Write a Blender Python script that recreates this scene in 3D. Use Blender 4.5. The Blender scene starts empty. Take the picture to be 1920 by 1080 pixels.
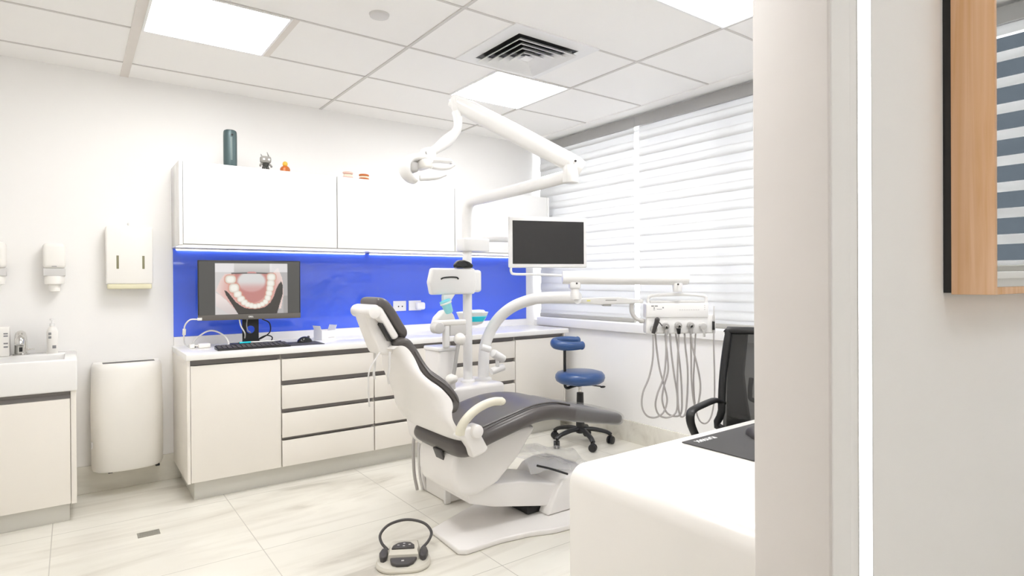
import bpy, bmesh, math, random
from mathutils import Vector, Matrix, noise
random.seed(7)
SC = bpy.context.scene
COL = SC.collection
PI = math.pi
V = Vector

# ------------------------------------------------------------------ materials
def nodes_of(m):
    m.use_nodes = True
    return m.node_tree.nodes, m.node_tree.links

def mat(name, col, rough=0.5, metal=0.0, coat=0.0, var=0.03, scale=6.0, bump=0.0, bscale=80.0, spec=0.5, trans=0.0, alpha=1.0, emit=None, estr=0.0):
    """Principled material with a soft procedural colour variation and an optional fine bump."""
    m = bpy.data.materials.new(name)
    N, L = nodes_of(m)
    p = N['Principled BSDF']
    p.inputs['Roughness'].default_value = rough
    p.inputs['Metallic'].default_value = metal
    p.inputs['Coat Weight'].default_value = coat
    p.inputs['Coat Roughness'].default_value = 0.08
    p.inputs['Specular IOR Level'].default_value = spec
    p.inputs['Transmission Weight'].default_value = trans
    p.inputs['Alpha'].default_value = alpha
    tc = N.new('ShaderNodeTexCoord')
    nz = N.new('ShaderNodeTexNoise'); nz.inputs['Scale'].default_value = scale; nz.inputs['Detail'].default_value = 3
    L.new(tc.outputs['Object'], nz.inputs['Vector'])
    mx = N.new('ShaderNodeMix'); mx.data_type = 'RGBA'
    a = tuple(max(0, c * (1 - var)) for c in col) + (1,)
    b = tuple(min(1, c * (1 + var)) for c in col) + (1,)
    mx.inputs[6].default_value = a; mx.inputs[7].default_value = b
    L.new(nz.outputs['Fac'], mx.inputs[0]); L.new(mx.outputs[2], p.inputs['Base Color'])
    if bump:
        n2 = N.new('ShaderNodeTexNoise'); n2.inputs['Scale'].default_value = bscale
        L.new(tc.outputs['Object'], n2.inputs['Vector'])
        bp = N.new('ShaderNodeBump'); bp.inputs['Strength'].default_value = bump; bp.inputs['Distance'].default_value = 0.002
        L.new(n2.outputs['Fac'], bp.inputs['Height']); L.new(bp.outputs['Normal'], p.inputs['Normal'])
    if emit:
        p.inputs['Emission Color'].default_value = tuple(emit) + (1,); p.inputs['Emission Strength'].default_value = estr
    return m

def emission_mat(name, col, strength):
    m = bpy.data.materials.new(name)
    N, L = nodes_of(m)
    N.remove(N['Principled BSDF'])
    e = N.new('ShaderNodeEmission'); e.inputs['Color'].default_value = tuple(col) + (1,); e.inputs['Strength'].default_value = strength
    L.new(e.outputs[0], N['Material Output'].inputs['Surface'])
    return m

def marble_mat(name, joints=True):
    m = bpy.data.materials.new(name)
    N, L = nodes_of(m); p = N['Principled BSDF']
    p.inputs['Roughness'].default_value = 0.22
    tc = N.new('ShaderNodeTexCoord')
    mp = N.new('ShaderNodeMapping'); mp.inputs['Rotation'].default_value = (0.3, 0.2, 0.55); mp.inputs['Scale'].default_value = (0.6, 3.6, 2.0)
    L.new(tc.outputs['Object'], mp.inputs['Vector'])
    n1 = N.new('ShaderNodeTexNoise'); n1.inputs['Scale'].default_value = 1.5; n1.inputs['Detail'].default_value = 7; n1.inputs['Roughness'].default_value = 0.58; n1.inputs['Distortion'].default_value = 0.9
    L.new(mp.outputs[0], n1.inputs['Vector'])
    r1 = N.new('ShaderNodeValToRGB'); e = r1.color_ramp.elements
    e[0].position = 0.32; e[0].color = (0.58, 0.55, 0.49, 1); e[1].position = 0.55; e[1].color = (0.82, 0.80, 0.735, 1)
    x = r1.color_ramp.elements.new(0.42); x.color = (0.74, 0.715, 0.65, 1)
    L.new(n1.outputs['Fac'], r1.inputs['Fac'])
    n2 = N.new('ShaderNodeTexNoise'); n2.inputs['Scale'].default_value = 0.9; n2.inputs['Detail'].default_value = 4
    L.new(tc.outputs['Object'], n2.inputs['Vector'])
    r2 = N.new('ShaderNodeValToRGB'); r2.color_ramp.elements[0].position = 0.35; r2.color_ramp.elements[0].color = (0.74, 0.73, 0.70, 1)
    r2.color_ramp.elements[1].position = 0.65; r2.color_ramp.elements[1].color = (1, 1, 1, 1)
    L.new(n2.outputs['Fac'], r2.inputs['Fac'])
    mu = N.new('ShaderNodeMix'); mu.data_type = 'RGBA'; mu.blend_type = 'MULTIPLY'; mu.inputs[0].default_value = 0.55
    L.new(r1.outputs[0], mu.inputs[6]); L.new(r2.outputs[0], mu.inputs[7])
    out = mu.outputs[2]
    if joints:
        sp = N.new('ShaderNodeSeparateXYZ'); L.new(tc.outputs['Object'], sp.inputs[0])
        def joint(sock, off, per):
            a = N.new('ShaderNodeMath'); a.operation = 'SUBTRACT'; a.inputs[1].default_value = off; L.new(sock, a.inputs[0])
            b = N.new('ShaderNodeMath'); b.operation = 'PINGPONG'; b.inputs[1].default_value = per / 2; L.new(a.outputs[0], b.inputs[0])
            c = N.new('ShaderNodeMath'); c.operation = 'LESS_THAN'; c.inputs[1].default_value = 0.0022; L.new(b.outputs[0], c.inputs[0])
            return c.outputs[0]
        j1 = joint(sp.outputs[0], 0.46, 0.835); j2 = joint(sp.outputs[1], -0.66, 0.835)
        mm = N.new('ShaderNodeMath'); mm.operation = 'MAXIMUM'; L.new(j1, mm.inputs[0]); L.new(j2, mm.inputs[1])
        jm = N.new('ShaderNodeMix'); jm.data_type = 'RGBA'; jm.inputs[7].default_value = (0.52, 0.50, 0.45, 1)
        L.new(mm.outputs[0], jm.inputs[0]); L.new(out, jm.inputs[6]); out = jm.outputs[2]
    L.new(out, p.inputs['Base Color'])
    return m

def wood_mat(name):
    m = bpy.data.materials.new(name)
    N, L = nodes_of(m); p = N['Principled BSDF']; p.inputs['Roughness'].default_value = 0.38
    tc = N.new('ShaderNodeTexCoord')
    mp = N.new('ShaderNodeMapping'); mp.inputs['Scale'].default_value = (20, 20, 0.7)
    L.new(tc.outputs['Object'], mp.inputs['Vector'])
    n = N.new('ShaderNodeTexNoise'); n.inputs['Scale'].default_value = 2.0; n.inputs['Detail'].default_value = 5; n.inputs['Distortion'].default_value = 0.6
    L.new(mp.outputs[0], n.inputs['Vector'])
    r = N.new('ShaderNodeValToRGB'); e = r.color_ramp.elements
    e[0].position = 0.3; e[0].color = (0.66, 0.36, 0.15, 1); e[1].position = 0.7; e[1].color = (0.80, 0.53, 0.34, 1)
    L.new(n.outputs['Fac'], r.inputs['Fac']); L.new(r.outputs[0], p.inputs['Base Color'])
    return m

def fabric_translucent(name, col, t):
    m = bpy.data.materials.new(name)
    N, L = nodes_of(m)
    p = N['Principled BSDF']; p.inputs['Roughness'].default_value = 0.8; p.inputs['Base Color'].default_value = tuple(col) + (1,)
    tc = N.new('ShaderNodeTexCoord'); nz = N.new('ShaderNodeTexNoise'); nz.inputs['Scale'].default_value = 300
    L.new(tc.outputs['Object'], nz.inputs['Vector'])
    mx = N.new('ShaderNodeMix'); mx.data_type = 'RGBA'; mx.inputs[6].default_value = tuple(c * .96 for c in col) + (1,); mx.inputs[7].default_value = tuple(col) + (1,)
    L.new(nz.outputs['Fac'], mx.inputs[0]); L.new(mx.outputs[2], p.inputs['Base Color'])
    tr = N.new('ShaderNodeBsdfTranslucent'); L.new(mx.outputs[2], tr.inputs['Color'])
    ms = N.new('ShaderNodeMixShader'); ms.inputs[0].default_value = t
    L.new(p.outputs[0], ms.inputs[1]); L.new(tr.outputs[0], ms.inputs[2])
    L.new(ms.outputs[0], N['Material Output'].inputs['Surface'])
    return m

def sheer(name, col, clear):
    """thin see-through film or mesh: part transparent, part glossy/diffuse"""
    m = bpy.data.materials.new(name)
    N, L = nodes_of(m)
    p = N['Principled BSDF']; p.inputs['Roughness'].default_value = 0.12; p.inputs['Base Color'].default_value = tuple(col) + (1,)
    tc = N.new('ShaderNodeTexCoord'); nz = N.new('ShaderNodeTexNoise'); nz.inputs['Scale'].default_value = 25
    L.new(tc.outputs['Object'], nz.inputs['Vector'])
    bp = N.new('ShaderNodeBump'); bp.inputs['Strength'].default_value = 0.35; bp.inputs['Distance'].default_value = 0.004
    L.new(nz.outputs['Fac'], bp.inputs['Height']); L.new(bp.outputs[0], p.inputs['Normal'])
    tr = N.new('ShaderNodeBsdfTransparent')
    ms = N.new('ShaderNodeMixShader'); ms.inputs[0].default_value = clear
    L.new(p.outputs[0], ms.inputs[1]); L.new(tr.outputs[0], ms.inputs[2])
    L.new(ms.outputs[0], N['Material Output'].inputs['Surface'])
    return m

def attr_emit(name, strength):
    m = bpy.data.materials.new(name)
    N, L = nodes_of(m); p = N['Principled BSDF']
    p.inputs['Base Color'].default_value = (0.02, 0.02, 0.02, 1); p.inputs['Roughness'].default_value = 0.35
    a = N.new('ShaderNodeVertexColor'); a.layer_name = 'Col'
    L.new(a.outputs['Color'], p.inputs['Emission Color']); p.inputs['Emission Strength'].default_value = strength
    return m

M = {}
M['wall'] = mat('wall_paint', (0.87, 0.862, 0.852), 0.85, var=0.012, scale=2, bump=0.06, bscale=220)
M['ceil'] = mat('ceiling_tile_white', (0.87, 0.86, 0.845), 0.9, var=0.012, scale=2, bump=0.1, bscale=260)
M['grid'] = mat('ceiling_grid_grey', (0.60, 0.58, 0.56), 0.6)
M['grid_wide'] = mat('ceiling_grid_beige', (0.70, 0.66, 0.62), 0.6)
M['lam'] = mat('cream_laminate', (0.785, 0.75, 0.695), 0.33, var=0.01)
M['lam_gloss'] = mat('white_gloss_laminate', (0.80, 0.795, 0.785), 0.14, var=0.008)
M['top'] = mat('white_worktop', (0.86, 0.85, 0.835), 0.18, var=0.01)
M['alu'] = mat('brown_aluminium_profile', (0.20, 0.185, 0.18), 0.42, 0.35)
M['plinth'] = mat('brushed_plinth', (0.62, 0.61, 0.57), 0.4, 0.25)
M['marble'] = marble_mat('marble_floor')
M['marble_b'] = marble_mat('marble_baseboard', False)
M['blue'] = mat('blue_back_painted_glass', (0.065, 0.150, 0.86), 0.05, coat=0.6, var=0.03, scale=1.5)
M['wp'] = mat('white_plastic', (0.82, 0.815, 0.81), 0.28, coat=0.25, var=0.01)
M['wp_warm'] = mat('warm_white_plastic', (0.84, 0.822, 0.785), 0.35, var=0.01)
M['shell'] = mat('chair_shell_white', (0.80, 0.78, 0.765), 0.3, coat=0.3, var=0.01)
M['greyp'] = mat('grey_plastic', (0.45, 0.44, 0.43), 0.4)
M['lgrey'] = mat('light_grey_plastic', (0.62, 0.61, 0.60), 0.4)
M['beige'] = mat('beige_armrest', (0.74, 0.71, 0.60), 0.4)
M['pedal'] = mat('beige_grey_pedal', (0.60, 0.57, 0.50), 0.4)
M['leather'] = mat('charcoal_upholstery', (0.085, 0.076, 0.074), 0.36, coat=0.1, var=0.1, scale=10, bump=0.05, bscale=160)
M['black'] = mat('black_plastic', (0.012, 0.012, 0.013), 0.4)
M['blackg'] = mat('black_glossy', (0.010, 0.010, 0.011), 0.12)
M['dgrey'] = mat('dark_grey_plastic', (0.060, 0.055, 0.055), 0.45)
M['screen_off'] = mat('screen_black_glass', (0.013, 0.012, 0.012), 0.16)
M['chrome'] = mat('chrome', (0.72, 0.71, 0.69), 0.12, 1.0)
M['steel'] = mat('brushed_steel', (0.52, 0.51, 0.49), 0.3, 1.0)
M['stoolblue'] = mat('blue_vinyl', (0.025, 0.075, 0.22), 0.3, coat=0.2, var=0.12, scale=9)
M['hose'] = mat('grey_hose', (0.42, 0.40, 0.39), 0.45)
M['hose_w'] = mat('white_cable', (0.78, 0.77, 0.74), 0.45)
M['cyan'] = mat('cyan_plastic', (0.01, 0.72, 0.88), 0.3)
M['cyan_pale'] = mat('pale_cyan_cup', (0.30, 0.72, 0.78), 0.3)
M['pad'] = mat('black_desk_mat', (0.055, 0.053, 0.054), 0.7, bump=0.1, bscale=400)
M['white_ink'] = mat('white_print', (0.85, 0.85, 0.85), 0.6)
M['grey_ink'] = mat('grey_print', (0.25, 0.25, 0.26), 0.6)
M['desk'] = mat('white_desk', (0.80, 0.775, 0.745), 0.3, var=0.006)
M['wood'] = wood_mat('warm_wood')
M['mirror'] = mat('mirror_glass', (0.92, 0.94, 0.94), 0.012, 1.0, var=0.0)
M['sheet'] = sheer('clear_plastic_film', (0.88, 0.88, 0.89), 0.70)
M['sleeve'] = sheer('clear_plastic_sleeve', (0.30, 0.30, 0.31), 0.74)
M['mesh'] = sheer('black_chair_mesh', (0.025, 0.025, 0.025), 0.10)
M['blind'] = fabric_translucent('blind_white_fabric', (0.80, 0.80, 0.80), 0.50)
M['blind2'] = fabric_translucent('blind_back_fabric', (0.79, 0.79, 0.795), 0.50)
M['rail'] = mat('grey_blind_rail', (0.36, 0.355, 0.35), 0.45)
M['bottomrail'] = mat('grey_bottom_rail', (0.42, 0.41, 0.38), 0.4)
M['frame'] = mat('window_frame_white', (0.80, 0.80, 0.80), 0.4)
M['glass'] = sheer('window_glass', (0.01, 0.012, 0.012), 0.93)
M['teal'] = mat('teal_grey_metal', (0.075, 0.115, 0.12), 0.4, 0.3)
M['fig'] = mat('grey_figurine', (0.30, 0.29, 0.27), 0.45)
M['figd'] = mat('dark_figurine', (0.05, 0.05, 0.045), 0.5)
M['orange'] = mat('orange_resin', (0.48, 0.12, 0.015), 0.3)
M['amber'] = mat('amber_resin', (0.80, 0.46, 0.06), 0.3)
M['pink'] = mat('pink_model', (0.83, 0.58, 0.51), 0.5)
M['tooth'] = mat('cream_model', (0.86, 0.80, 0.66), 0.5)
M['pcream'] = mat('pale_yellow_label', (0.85, 0.82, 0.30), 0.5)
M['chin'] = mat('monitor_chin_grey', (0.115, 0.105, 0.095), 0.4)
M['jamb'] = mat('door_lining_white', (0.70, 0.665, 0.645), 0.5)
M['sill'] = mat('window_sill_white', (0.85, 0.845, 0.835), 0.3)
M['fac_dark'] = mat('outside_dark_glass', (0.010, 0.016, 0.021), 0.6, var=0.4, scale=0.8, spec=0.0)
M['fac_wall'] = mat('outside_wall_grey', (0.018, 0.021, 0.024), 0.8, var=0.1, spec=0.0)
M['light'] = emission_mat('panel_light', (1.0, 0.992, 0.982), 20.6)
M['light_dim'] = emission_mat('corridor_fill_light', (1.0, 0.985, 0.97), 5.6)  # glow of the unseen panels added to light the corridor
M['led'] = emission_mat('led_white', (1.0, 0.985, 1.0), 9.0)
M['led_under'] = emission_mat('under_cabinet_led', (1.0, 0.99, 0.98), 4.5)
M['screen'] = attr_emit('screen_picture', 1.0)

# ------------------------------------------------------------------ mesh helpers
class MB:
    def __init__(s): s.bm = bmesh.new(); s.mi = 0
    def _mi(s, faces):
        for f in faces: f.material_index = s.mi
    def box(s, x0, x1, y0, y1, z0, z1, T=None, bev=0.0, seg=3):
        b2 = bmesh.new()
        vs = [b2.verts.new((x, y, z)) for x in (x0, x1) for y in (y0, y1) for z in (z0, z1)]
        for q in ((0, 1, 3, 2), (4, 6, 7, 5), (0, 4, 5, 1), (2, 3, 7, 6), (0, 2, 6, 4), (1, 5, 7, 3)): b2.faces.new([vs[i] for i in q])
        if bev: bmesh.ops.bevel(b2, geom=b2.edges[:], offset=bev, segments=seg, profile=0.5, affect='EDGES', clamp_overlap=True)
        s.join(b2, T); return s
    def join(s, b2, T=None):
        if T is not None: b2.transform(T)
        bmesh.ops.recalc_face_normals(b2, faces=b2.faces)
        mp = {}
        for v in b2.verts: mp[v] = s.bm.verts.new(v.co)
        for f in b2.faces:
            try: nf = s.bm.faces.new([mp[v] for v in f.verts]); nf.material_index = s.mi; nf.smooth = True
            except ValueError: pass
        b2.free()
    def rings(s, rings, cap=True, closed=False, T=None):
        b2 = bmesh.new()
        R = [[b2.verts.new(p) for p in r] for r in rings]
        n = len(R[0]); m = len(R)
        for i in range(m if closed else m - 1):
            a, b = R[i], R[(i + 1) % m]
            for j in range(n):
                try: b2.faces.new((a[j], a[(j + 1) % n], b[(j + 1) % n], b[j]))
                except ValueError: pass
        if cap and not closed:
            for r in (R[0], R[-1]):
                try: b2.faces.new(r)
                except ValueError: pass
        bmesh.ops.remove_doubles(b2, verts=b2.verts, dist=1e-6)
        s.join(b2, T); return s
    def cyl(s, p0, p1, r0, r1=None, n=24, bev=0.0):
        """cylinder or cone between two points, with softly rounded rims"""
        r1 = r0 if r1 is None else r1
        p0, p1 = V(p0), V(p1); ax = (p1 - p0); Ln = ax.length; ax.normalize()
        u = ax.orthogonal().normalized(); w = ax.cross(u)
        b = min(bev or min(r0, r1) * 0.12, Ln * 0.3)
        prof = [(0, r0 - b), (b * 0.3, r0 - b * 0.3), (b, r0), (Ln - b, r1), (Ln - b * 0.3, r1 - b * 0.3), (Ln, r1 - b)]
        return s.rings([[p0 + ax * t + (u * math.cos(2 * PI * k / n) + w * math.sin(2 * PI * k / n)) * r for k in range(n)] for t, r in prof])
    def lathe(s, c, prof, ax=(0, 0, 1), n=32):
        """profile list of (height, radius) revolved about axis through c"""
        c = V(c); ax = V(ax).normalized(); u = ax.orthogonal().normalized(); w = ax.cross(u)
        return s.rings([[c + ax * t + (u * math.cos(2 * PI * k / n) + w * math.sin(2 * PI * k / n)) * max(r, 1e-4) for k in range(n)] for t, r in prof])
    def tube(s, pts, r, n=14, smooth=8, closed=False, flat=None):
        """swept tube; r may be a function of 0..1; flat=(a,b) makes an oval section (a along horizontal side, b along up)"""
        P = spline(pts, smooth, closed) if smooth else [V(p) for p in pts]
        m = len(P); tang = []
        for i in range(m):
            a = P[(i - 1) % m] if (closed or i > 0) else P[i]; b = P[(i + 1) % m] if (closed or i < m - 1) else P[i]
            tang.append((b - a).normalized())
        u = tang[0].orthogonal().normalized()
        if flat: 
            up = V((0, 0, 1)); u = tang[0].cross(up); u = u.normalized() if u.length > 1e-3 else V((1, 0, 0))
        out = []
        for i in range(m):
            t = tang[i]
            u = (u - t * u.dot(t)).normalized(); w = t.cross(u)
            rr = r(i / (m - 1)) if callable(r) else r
            a, b = flat if flat else (rr, rr)
            if flat and callable(r): a, b = a * rr, b * rr
            out.append([P[i] + u * math.cos(2 * PI * k / n) * a + w * math.sin(2 * PI * k / n) * b for k in range(n)])
        return s.rings(out, closed=closed)
    def sphere(s, c, r, T=None, nu=20, nv=12):
        c = V(c); r = V((r, r, r)) if not hasattr(r, '__len__') else V(r)
        R = []
        for i in range(nv + 1):
            th = PI * i / nv
            R.append([(c.x + r.x * max(math.sin(th), 1e-4) * math.cos(2 * PI * k / nu), c.y + r.y * max(math.sin(th), 1e-4) * math.sin(2 * PI * k / nu), c.z - r.z * math.cos(th)) for k in range(nu)])
        return s.rings(R, T=T)
    def prism(s, poly, axis, a0, a1, bev=0.0, seg=3, T=None):
        """polygon (2D) extruded along axis: 'y' -> poly is (x,z); 'z' -> (x,y); 'x' -> (y,z)"""
        b2 = bmesh.new()
        def P(p, a): return {'y': (p[0], a, p[1]), 'z': (p[0], p[1], a), 'x': (a, p[0], p[1])}[axis]
        A = [b2.verts.new(P(p, a0)) for p in poly]; B = [b2.verts.new(P(p, a1)) for p in poly]
        n = len(poly)
        b2.faces.new(A); b2.faces.new(B)
        for i in range(n): b2.faces.new((A[i], A[(i + 1) % n], B[(i + 1) % n], B[i]))
        bmesh.ops.recalc_face_normals(b2, faces=b2.faces)
        if bev:
            ed = [e for e in b2.edges if e.calc_face_angle(0) > 0.35]
            bmesh.ops.bevel(b2, geom=ed, offset=bev, segments=seg, profile=0.5, affect='EDGES', clamp_overlap=True)
        s.join(b2, T); return s
    def xf(s, T): s.bm.transform(T); return s

def spline(pts, k=8, closed=False):
    P = [V(p) for p in pts]; n = len(P); out = []
    if n == 2: return P
    for i in range(n if closed else n - 1):
        p1, p2 = P[i], P[(i + 1) % n]
        p0 = P[i - 1] if (closed or i > 0) else p1 * 2 - p2
        p3 = P[(i + 2) % n] if (closed or i + 2 < n) else p2 * 2 - p1
        for j in range(k):
            t = j / k
            out.append(0.5 * ((2 * p1) + (p2 - p0) * t + (2 * p0 - 5 * p1 + 4 * p2 - p3) * t * t + (3 * p1 - p0 - 3 * p2 + p3) * t ** 3))
    if not closed: out.append(P[-1])
    return out

def sx(t, e):  # superellipse coordinate
    return math.copysign(abs(t) ** e, t)

def finish(name, mb, mats, angle=0.7):
    me = bpy.data.meshes.new(name)
    bmesh.ops.recalc_face_normals(mb.bm, faces=mb.bm.faces)
    mb.bm.to_mesh(me); mb.bm.free()
    for m in (mats if isinstance(mats, (list, tuple)) else [mats]): me.materials.append(M[m] if isinstance(m, str) else m)
    for p in me.polygons: p.use_smooth = True
    me.set_sharp_from_angle(angle=angle)
    o = bpy.data.objects.new(name, me); COL.objects.link(o)
    return o

def part(name, mb, mats, parent, label=None, angle=0.7):
    o = finish(name, mb, mats, angle)
    o.parent = parent
    if parent.type == 'EMPTY': o.matrix_parent_inverse = Matrix.Translation(-parent.location)
    else: o.matrix_parent_inverse = Matrix.Identity(4) if parent.parent is not None else Matrix.Translation(-parent.location)
    if label: o['label'] = label
    return o

def thing(name, label, cat, loc, group=None):
    o = bpy.data.objects.new(name, None); COL.objects.link(o); o.empty_display_size = 0.05
    o.location = loc; o['label'] = label; o['category'] = cat
    if group: o['group'] = group
    return o

def solo(name, mb, mats, label, cat, group=None, angle=0.7):
    """a thing that is one mesh; its origin goes to the middle of its base"""
    o = finish(name, mb, mats, angle)
    cs = [v.co for v in o.data.vertices]
    c = V(((min(v.x for v in cs) + max(v.x for v in cs)) / 2, (min(v.y for v in cs) + max(v.y for v in cs)) / 2, min(v.z for v in cs)))
    o.data.transform(Matrix.Translation(-c)); o.location = c
    o['label'] = label; o['category'] = cat
    if group: o['group'] = group
    return o

def struct(name, mb, mats, parent=None, angle=0.7):
    o = finish(name, mb, mats, angle)
    if parent is not None: o.parent = parent
    else: o['kind'] = 'structure'
    return o

def copy_thing(root, delta, label, group=None):
    r = root.copy(); COL.objects.link(r); r.location = root.location + V(delta); r['label'] = label
    if group: r['group'] = group
    for ch in list(root.children):
        c = ch.copy(); COL.objects.link(c); c.parent = r; c.matrix_parent_inverse = ch.matrix_parent_inverse.copy()
        for g in list(ch.children):
            d = g.copy(); COL.objects.link(d); d.parent = c; d.matrix_parent_inverse = g.matrix_parent_inverse.copy()
    return r

def frame(o, xdir, tilt=0.0):
    """local frame: x along xdir (horizontal), y pointing away from the viewer side, z up; tilt leans the top back"""
    x = V((xdir[0], xdir[1], 0)).normalized(); z = V((0, 0, 1)); y = z.cross(x)
    R = Matrix((x, y, z)).transposed().to_4x4()
    return Matrix.Translation(V(o)) @ R @ Matrix.Rotation(-tilt, 4, 'X')

def text_mb(txt, size, T, depth=0.0006, bold=0.0):
    cu = bpy.data.curves.new('lettering', 'FONT'); cu.body = txt; cu.size = size; cu.extrude = depth; cu.offset = bold
    cu.align_x = 'CENTER'; cu.align_y = 'CENTER'
    o = bpy.data.objects.new('lettering', cu); COL.objects.link(o)
    dg = bpy.context.evaluated_depsgraph_get(); me = bpy.data.meshes.new_from_object(o.evaluated_get(dg))
    bpy.data.objects.remove(o); bpy.data.curves.remove(cu)
    mb = MB(); b2 = bmesh.new(); b2.from_mesh(me); bpy.data.meshes.remove(me)
    b2.transform(T)
    mp = {v: mb.bm.verts.new(v.co) for v in b2.verts}
    for f in b2.faces:
        try: mb.bm.faces.new([mp[v] for v in f.verts])
        except ValueError: pass
    b2.free(); return mb

def pad_loft(path, yc, half, thick, k=8, n=28, ey=0.55, ez=0.75, round_end=0.05, dish=0.0):
    """padded slab swept along an (x,z) path; half and thick are functions of 0..1"""
    P = spline([(p[0], p[2] if len(p) > 2 else 0, p[1]) for p in path], k); m = len(P); out = []
    HW = [p.y for p in P] if len(path[0]) > 2 else None
    P = [V((p.x, 0, p.z)) for p in P]
    L = [0]
    for i in range(1, m): L.append(L[-1] + (P[i] - P[i - 1]).length)
    tot = L[-1]
    def ring(c, nrm, h, t):
        r = []
        for q in range(n):
            a = 2 * PI * q / n
            yy = sx(math.cos(a), ey) * h; tt = sx(math.sin(a), ez) * t / 2
            d = -dish * (1 - (yy / max(h, 1e-4)) ** 2) if tt > 0 else 0
            r.append((c.x + nrm.x * (tt + d), yc + yy, c.z + nrm.z * (tt + d)))
        return r
    for i in range(m):
        a = P[max(i - 1, 0)]; b = P[min(i + 1, m - 1)]; t = (b - a).normalized(); nrm = V((-t.z, 0, t.x))
        s = L[i] / tot
        e = 1.0
        dd = min(L[i], tot - L[i])
        if dd < round_end: e = math.sqrt(max(0.02, 1 - (1 - dd / round_end) ** 2))
        h = (HW[i] if HW else half(s)) - round_end * (1 - e) * 0.8
        out.append(ring(P[i], nrm, h, thick(s) * e))
    mb = MB(); mb.rings(out); return mb
# ================================================================== camera, world
CAMP = V((-0.281, -4.558, 1.30)); YAW, PIT, ROL, FOC = -0.635, -0.004, -0.006, 1119.2
def cam_axes():
    ca, sa, cb, sb, cc, sc = math.cos(YAW), math.sin(YAW), math.cos(PIT), math.sin(PIT), math.cos(ROL), math.sin(ROL)
    r = V((ca, sa, 0)); f = V((-sa * cb, ca * cb, sb)); u = r.cross(f)
    return r * cc + u * sc, u * cc - r * sc, f
r_, u_, f_ = cam_axes()
cd = bpy.data.cameras.new('camera'); cam = bpy.data.objects.new('camera', cd); COL.objects.link(cam)
cam.matrix_world = Matrix.Translation(CAMP) @ Matrix((r_, u_, -f_)).transposed().to_4x4()
cd.sensor_fit = 'HORIZONTAL'; cd.sensor_width = 36.0; cd.lens = FOC / 1920 * 36.0; cd.shift_y = -7.4 / 1920; cd.clip_start = 0.02
SC.camera = cam

w = bpy.data.worlds.new('sky'); SC.world = w; w.use_nodes = True
bg = w.node_tree.nodes['Background']; bg.inputs['Color'].default_value = (0.95, 0.975, 1.0, 1); bg.inputs['Strength'].default_value = 11.0

SC.view_settings.view_transform = 'Standard'; SC.view_settings.look = 'None'; SC.view_settings.gamma = 1.0
SC.view_settings.use_curve_mapping = False; SC.view_settings.exposure = 0.0
SC.cycles.max_bounces = 14; SC.cycles.diffuse_bounces = 9; SC.cycles.glossy_bounces = 5; SC.cycles.transparent_max_bounces = 16
SC.cycles.use_denoising = True; SC.cycles.sample_clamp_indirect = 8.0; SC.cycles.caustics_reflective = False

# ================================================================== room shell
CH = 2.634            # ceiling height
XW = 3.35             # window wall
YF0, YF1 = -4.0, -3.853   # front partition with the doorway
XL = -1.6; YB = -6.4  # left wall, corridor end
b = MB(); b.box(XL, 3.75, YB, 0.15, -0.1, 0.0); struct('floor', b, 'marble')
b = MB(); b.box(XL - .12, XW + 0.3, 0.0, 0.15, -0.1, 2.9); struct('wall_back', b, 'wall')
b = MB(); b.box(XL - .12, XL, YB, 0.0, -0.1, 2.9); struct('wall_left', b, 'wall')
b = MB(); b.box(XL - .12, 3.7, YB - .12, YB, -0.1, 2.9); struct('wall_corridor', b, 'wall')
# window wall: low wall in the room, taller low wall in the corridor, end piers
SILL = 0.93; CSILL = 1.30
b = MB(); b.box(XW, XW + .3, YF0 + .07, 0.0, -.1, SILL); b.box(XW + .11, XW + .3, -0.06, 0.0, SILL, 2.9)
b.box(XW, XW + .3, YB, YF0 + .07, -.1, CSILL); b.box(XW + .04, XW + .3, YF0 - .02, YF0 + .20, CSILL, 2.9); b.box(XW + .04, XW + .3, YB, YB + .25, CSILL, 2.9)
b.box(XW + .11, XW + .3, YB, 0.0, 2.60, 2.9)
struct('wall_right', b, 'wall')
# front partition
b = MB(); b.box(XL, -0.75, YF0, YF1, -.1, 2.9); b.box(-0.75, 0.882, YF0, YF1, 2.35, 2.9)
b.box(1.062, XW + .04, YF0, YF1, -.1, 2.9); b.box(0.882, 1.062, YF0 + .03, YF1, -.1, 2.9)
struct('wall_front', b, 'wall')
# door lining (the pinkish inner face) and casing strips
b = MB(); b.box(0.872, 0.883, YF0 - .004, YF1 + .004, 0.0, 2.35, bev=.002); struct('trim_1', b, 'jamb')
b = MB(); b.box(0.883, 0.957, YF0 - .006, YF0 + .03, 0.0, 2.634, bev=.003); struct('trim_2', b, 'wall')
b = MB(); b.box(0.961, 0.992, YF0 - .003, YF0 + .03, 0.0, 2.634, bev=.002); struct('trim_3', b, 'wall')
# baseboards
b = MB(); b.box(XL, 0.30, -0.014, 0.0, 0, .17, bev=.002); struct('baseboard_back', b, 'marble_b')
b = MB(); b.box(XW - .014, XW, YF1, -0.014, 0, .17, bev=.002); struct('baseboard_right', b, 'marble_b')

# ceiling: slab, plaster strip along the window, exposed grid
b = MB(); b.box(XL, XW + .3, YB, 0.15, CH, CH + .1); ceil = struct('ceiling', b, 'ceil')
b = MB(); b.box(3.205, XW - .005, YF1, 0.0, CH - .012, CH + .02, bev=.004); struct('trim_4', b, 'ceil')
rows = [-0.285 - .6 * k for k in range(0, 10)]; cols = [-1.236, 0.0, 1.261, 2.496]
b = MB()
for y in rows: b.box(XL, 3.205, y - .007, y + .007, CH - .004, CH + .01)
for x in cols[2:]: b.box(x - .009, x + .009, YB, 0, CH - .005, CH + .01)
g = struct('trim_5', b, 'grid')
b = MB()
for x in cols[:2]: b.box(x - .026, x + .020, YB, 0, CH - .005, CH + .01)
b.box(0.625, 0.660, -1.485, -0.885, CH - .005, CH + .01)
struct('trim_6', b, 'grid_wide')

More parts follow.
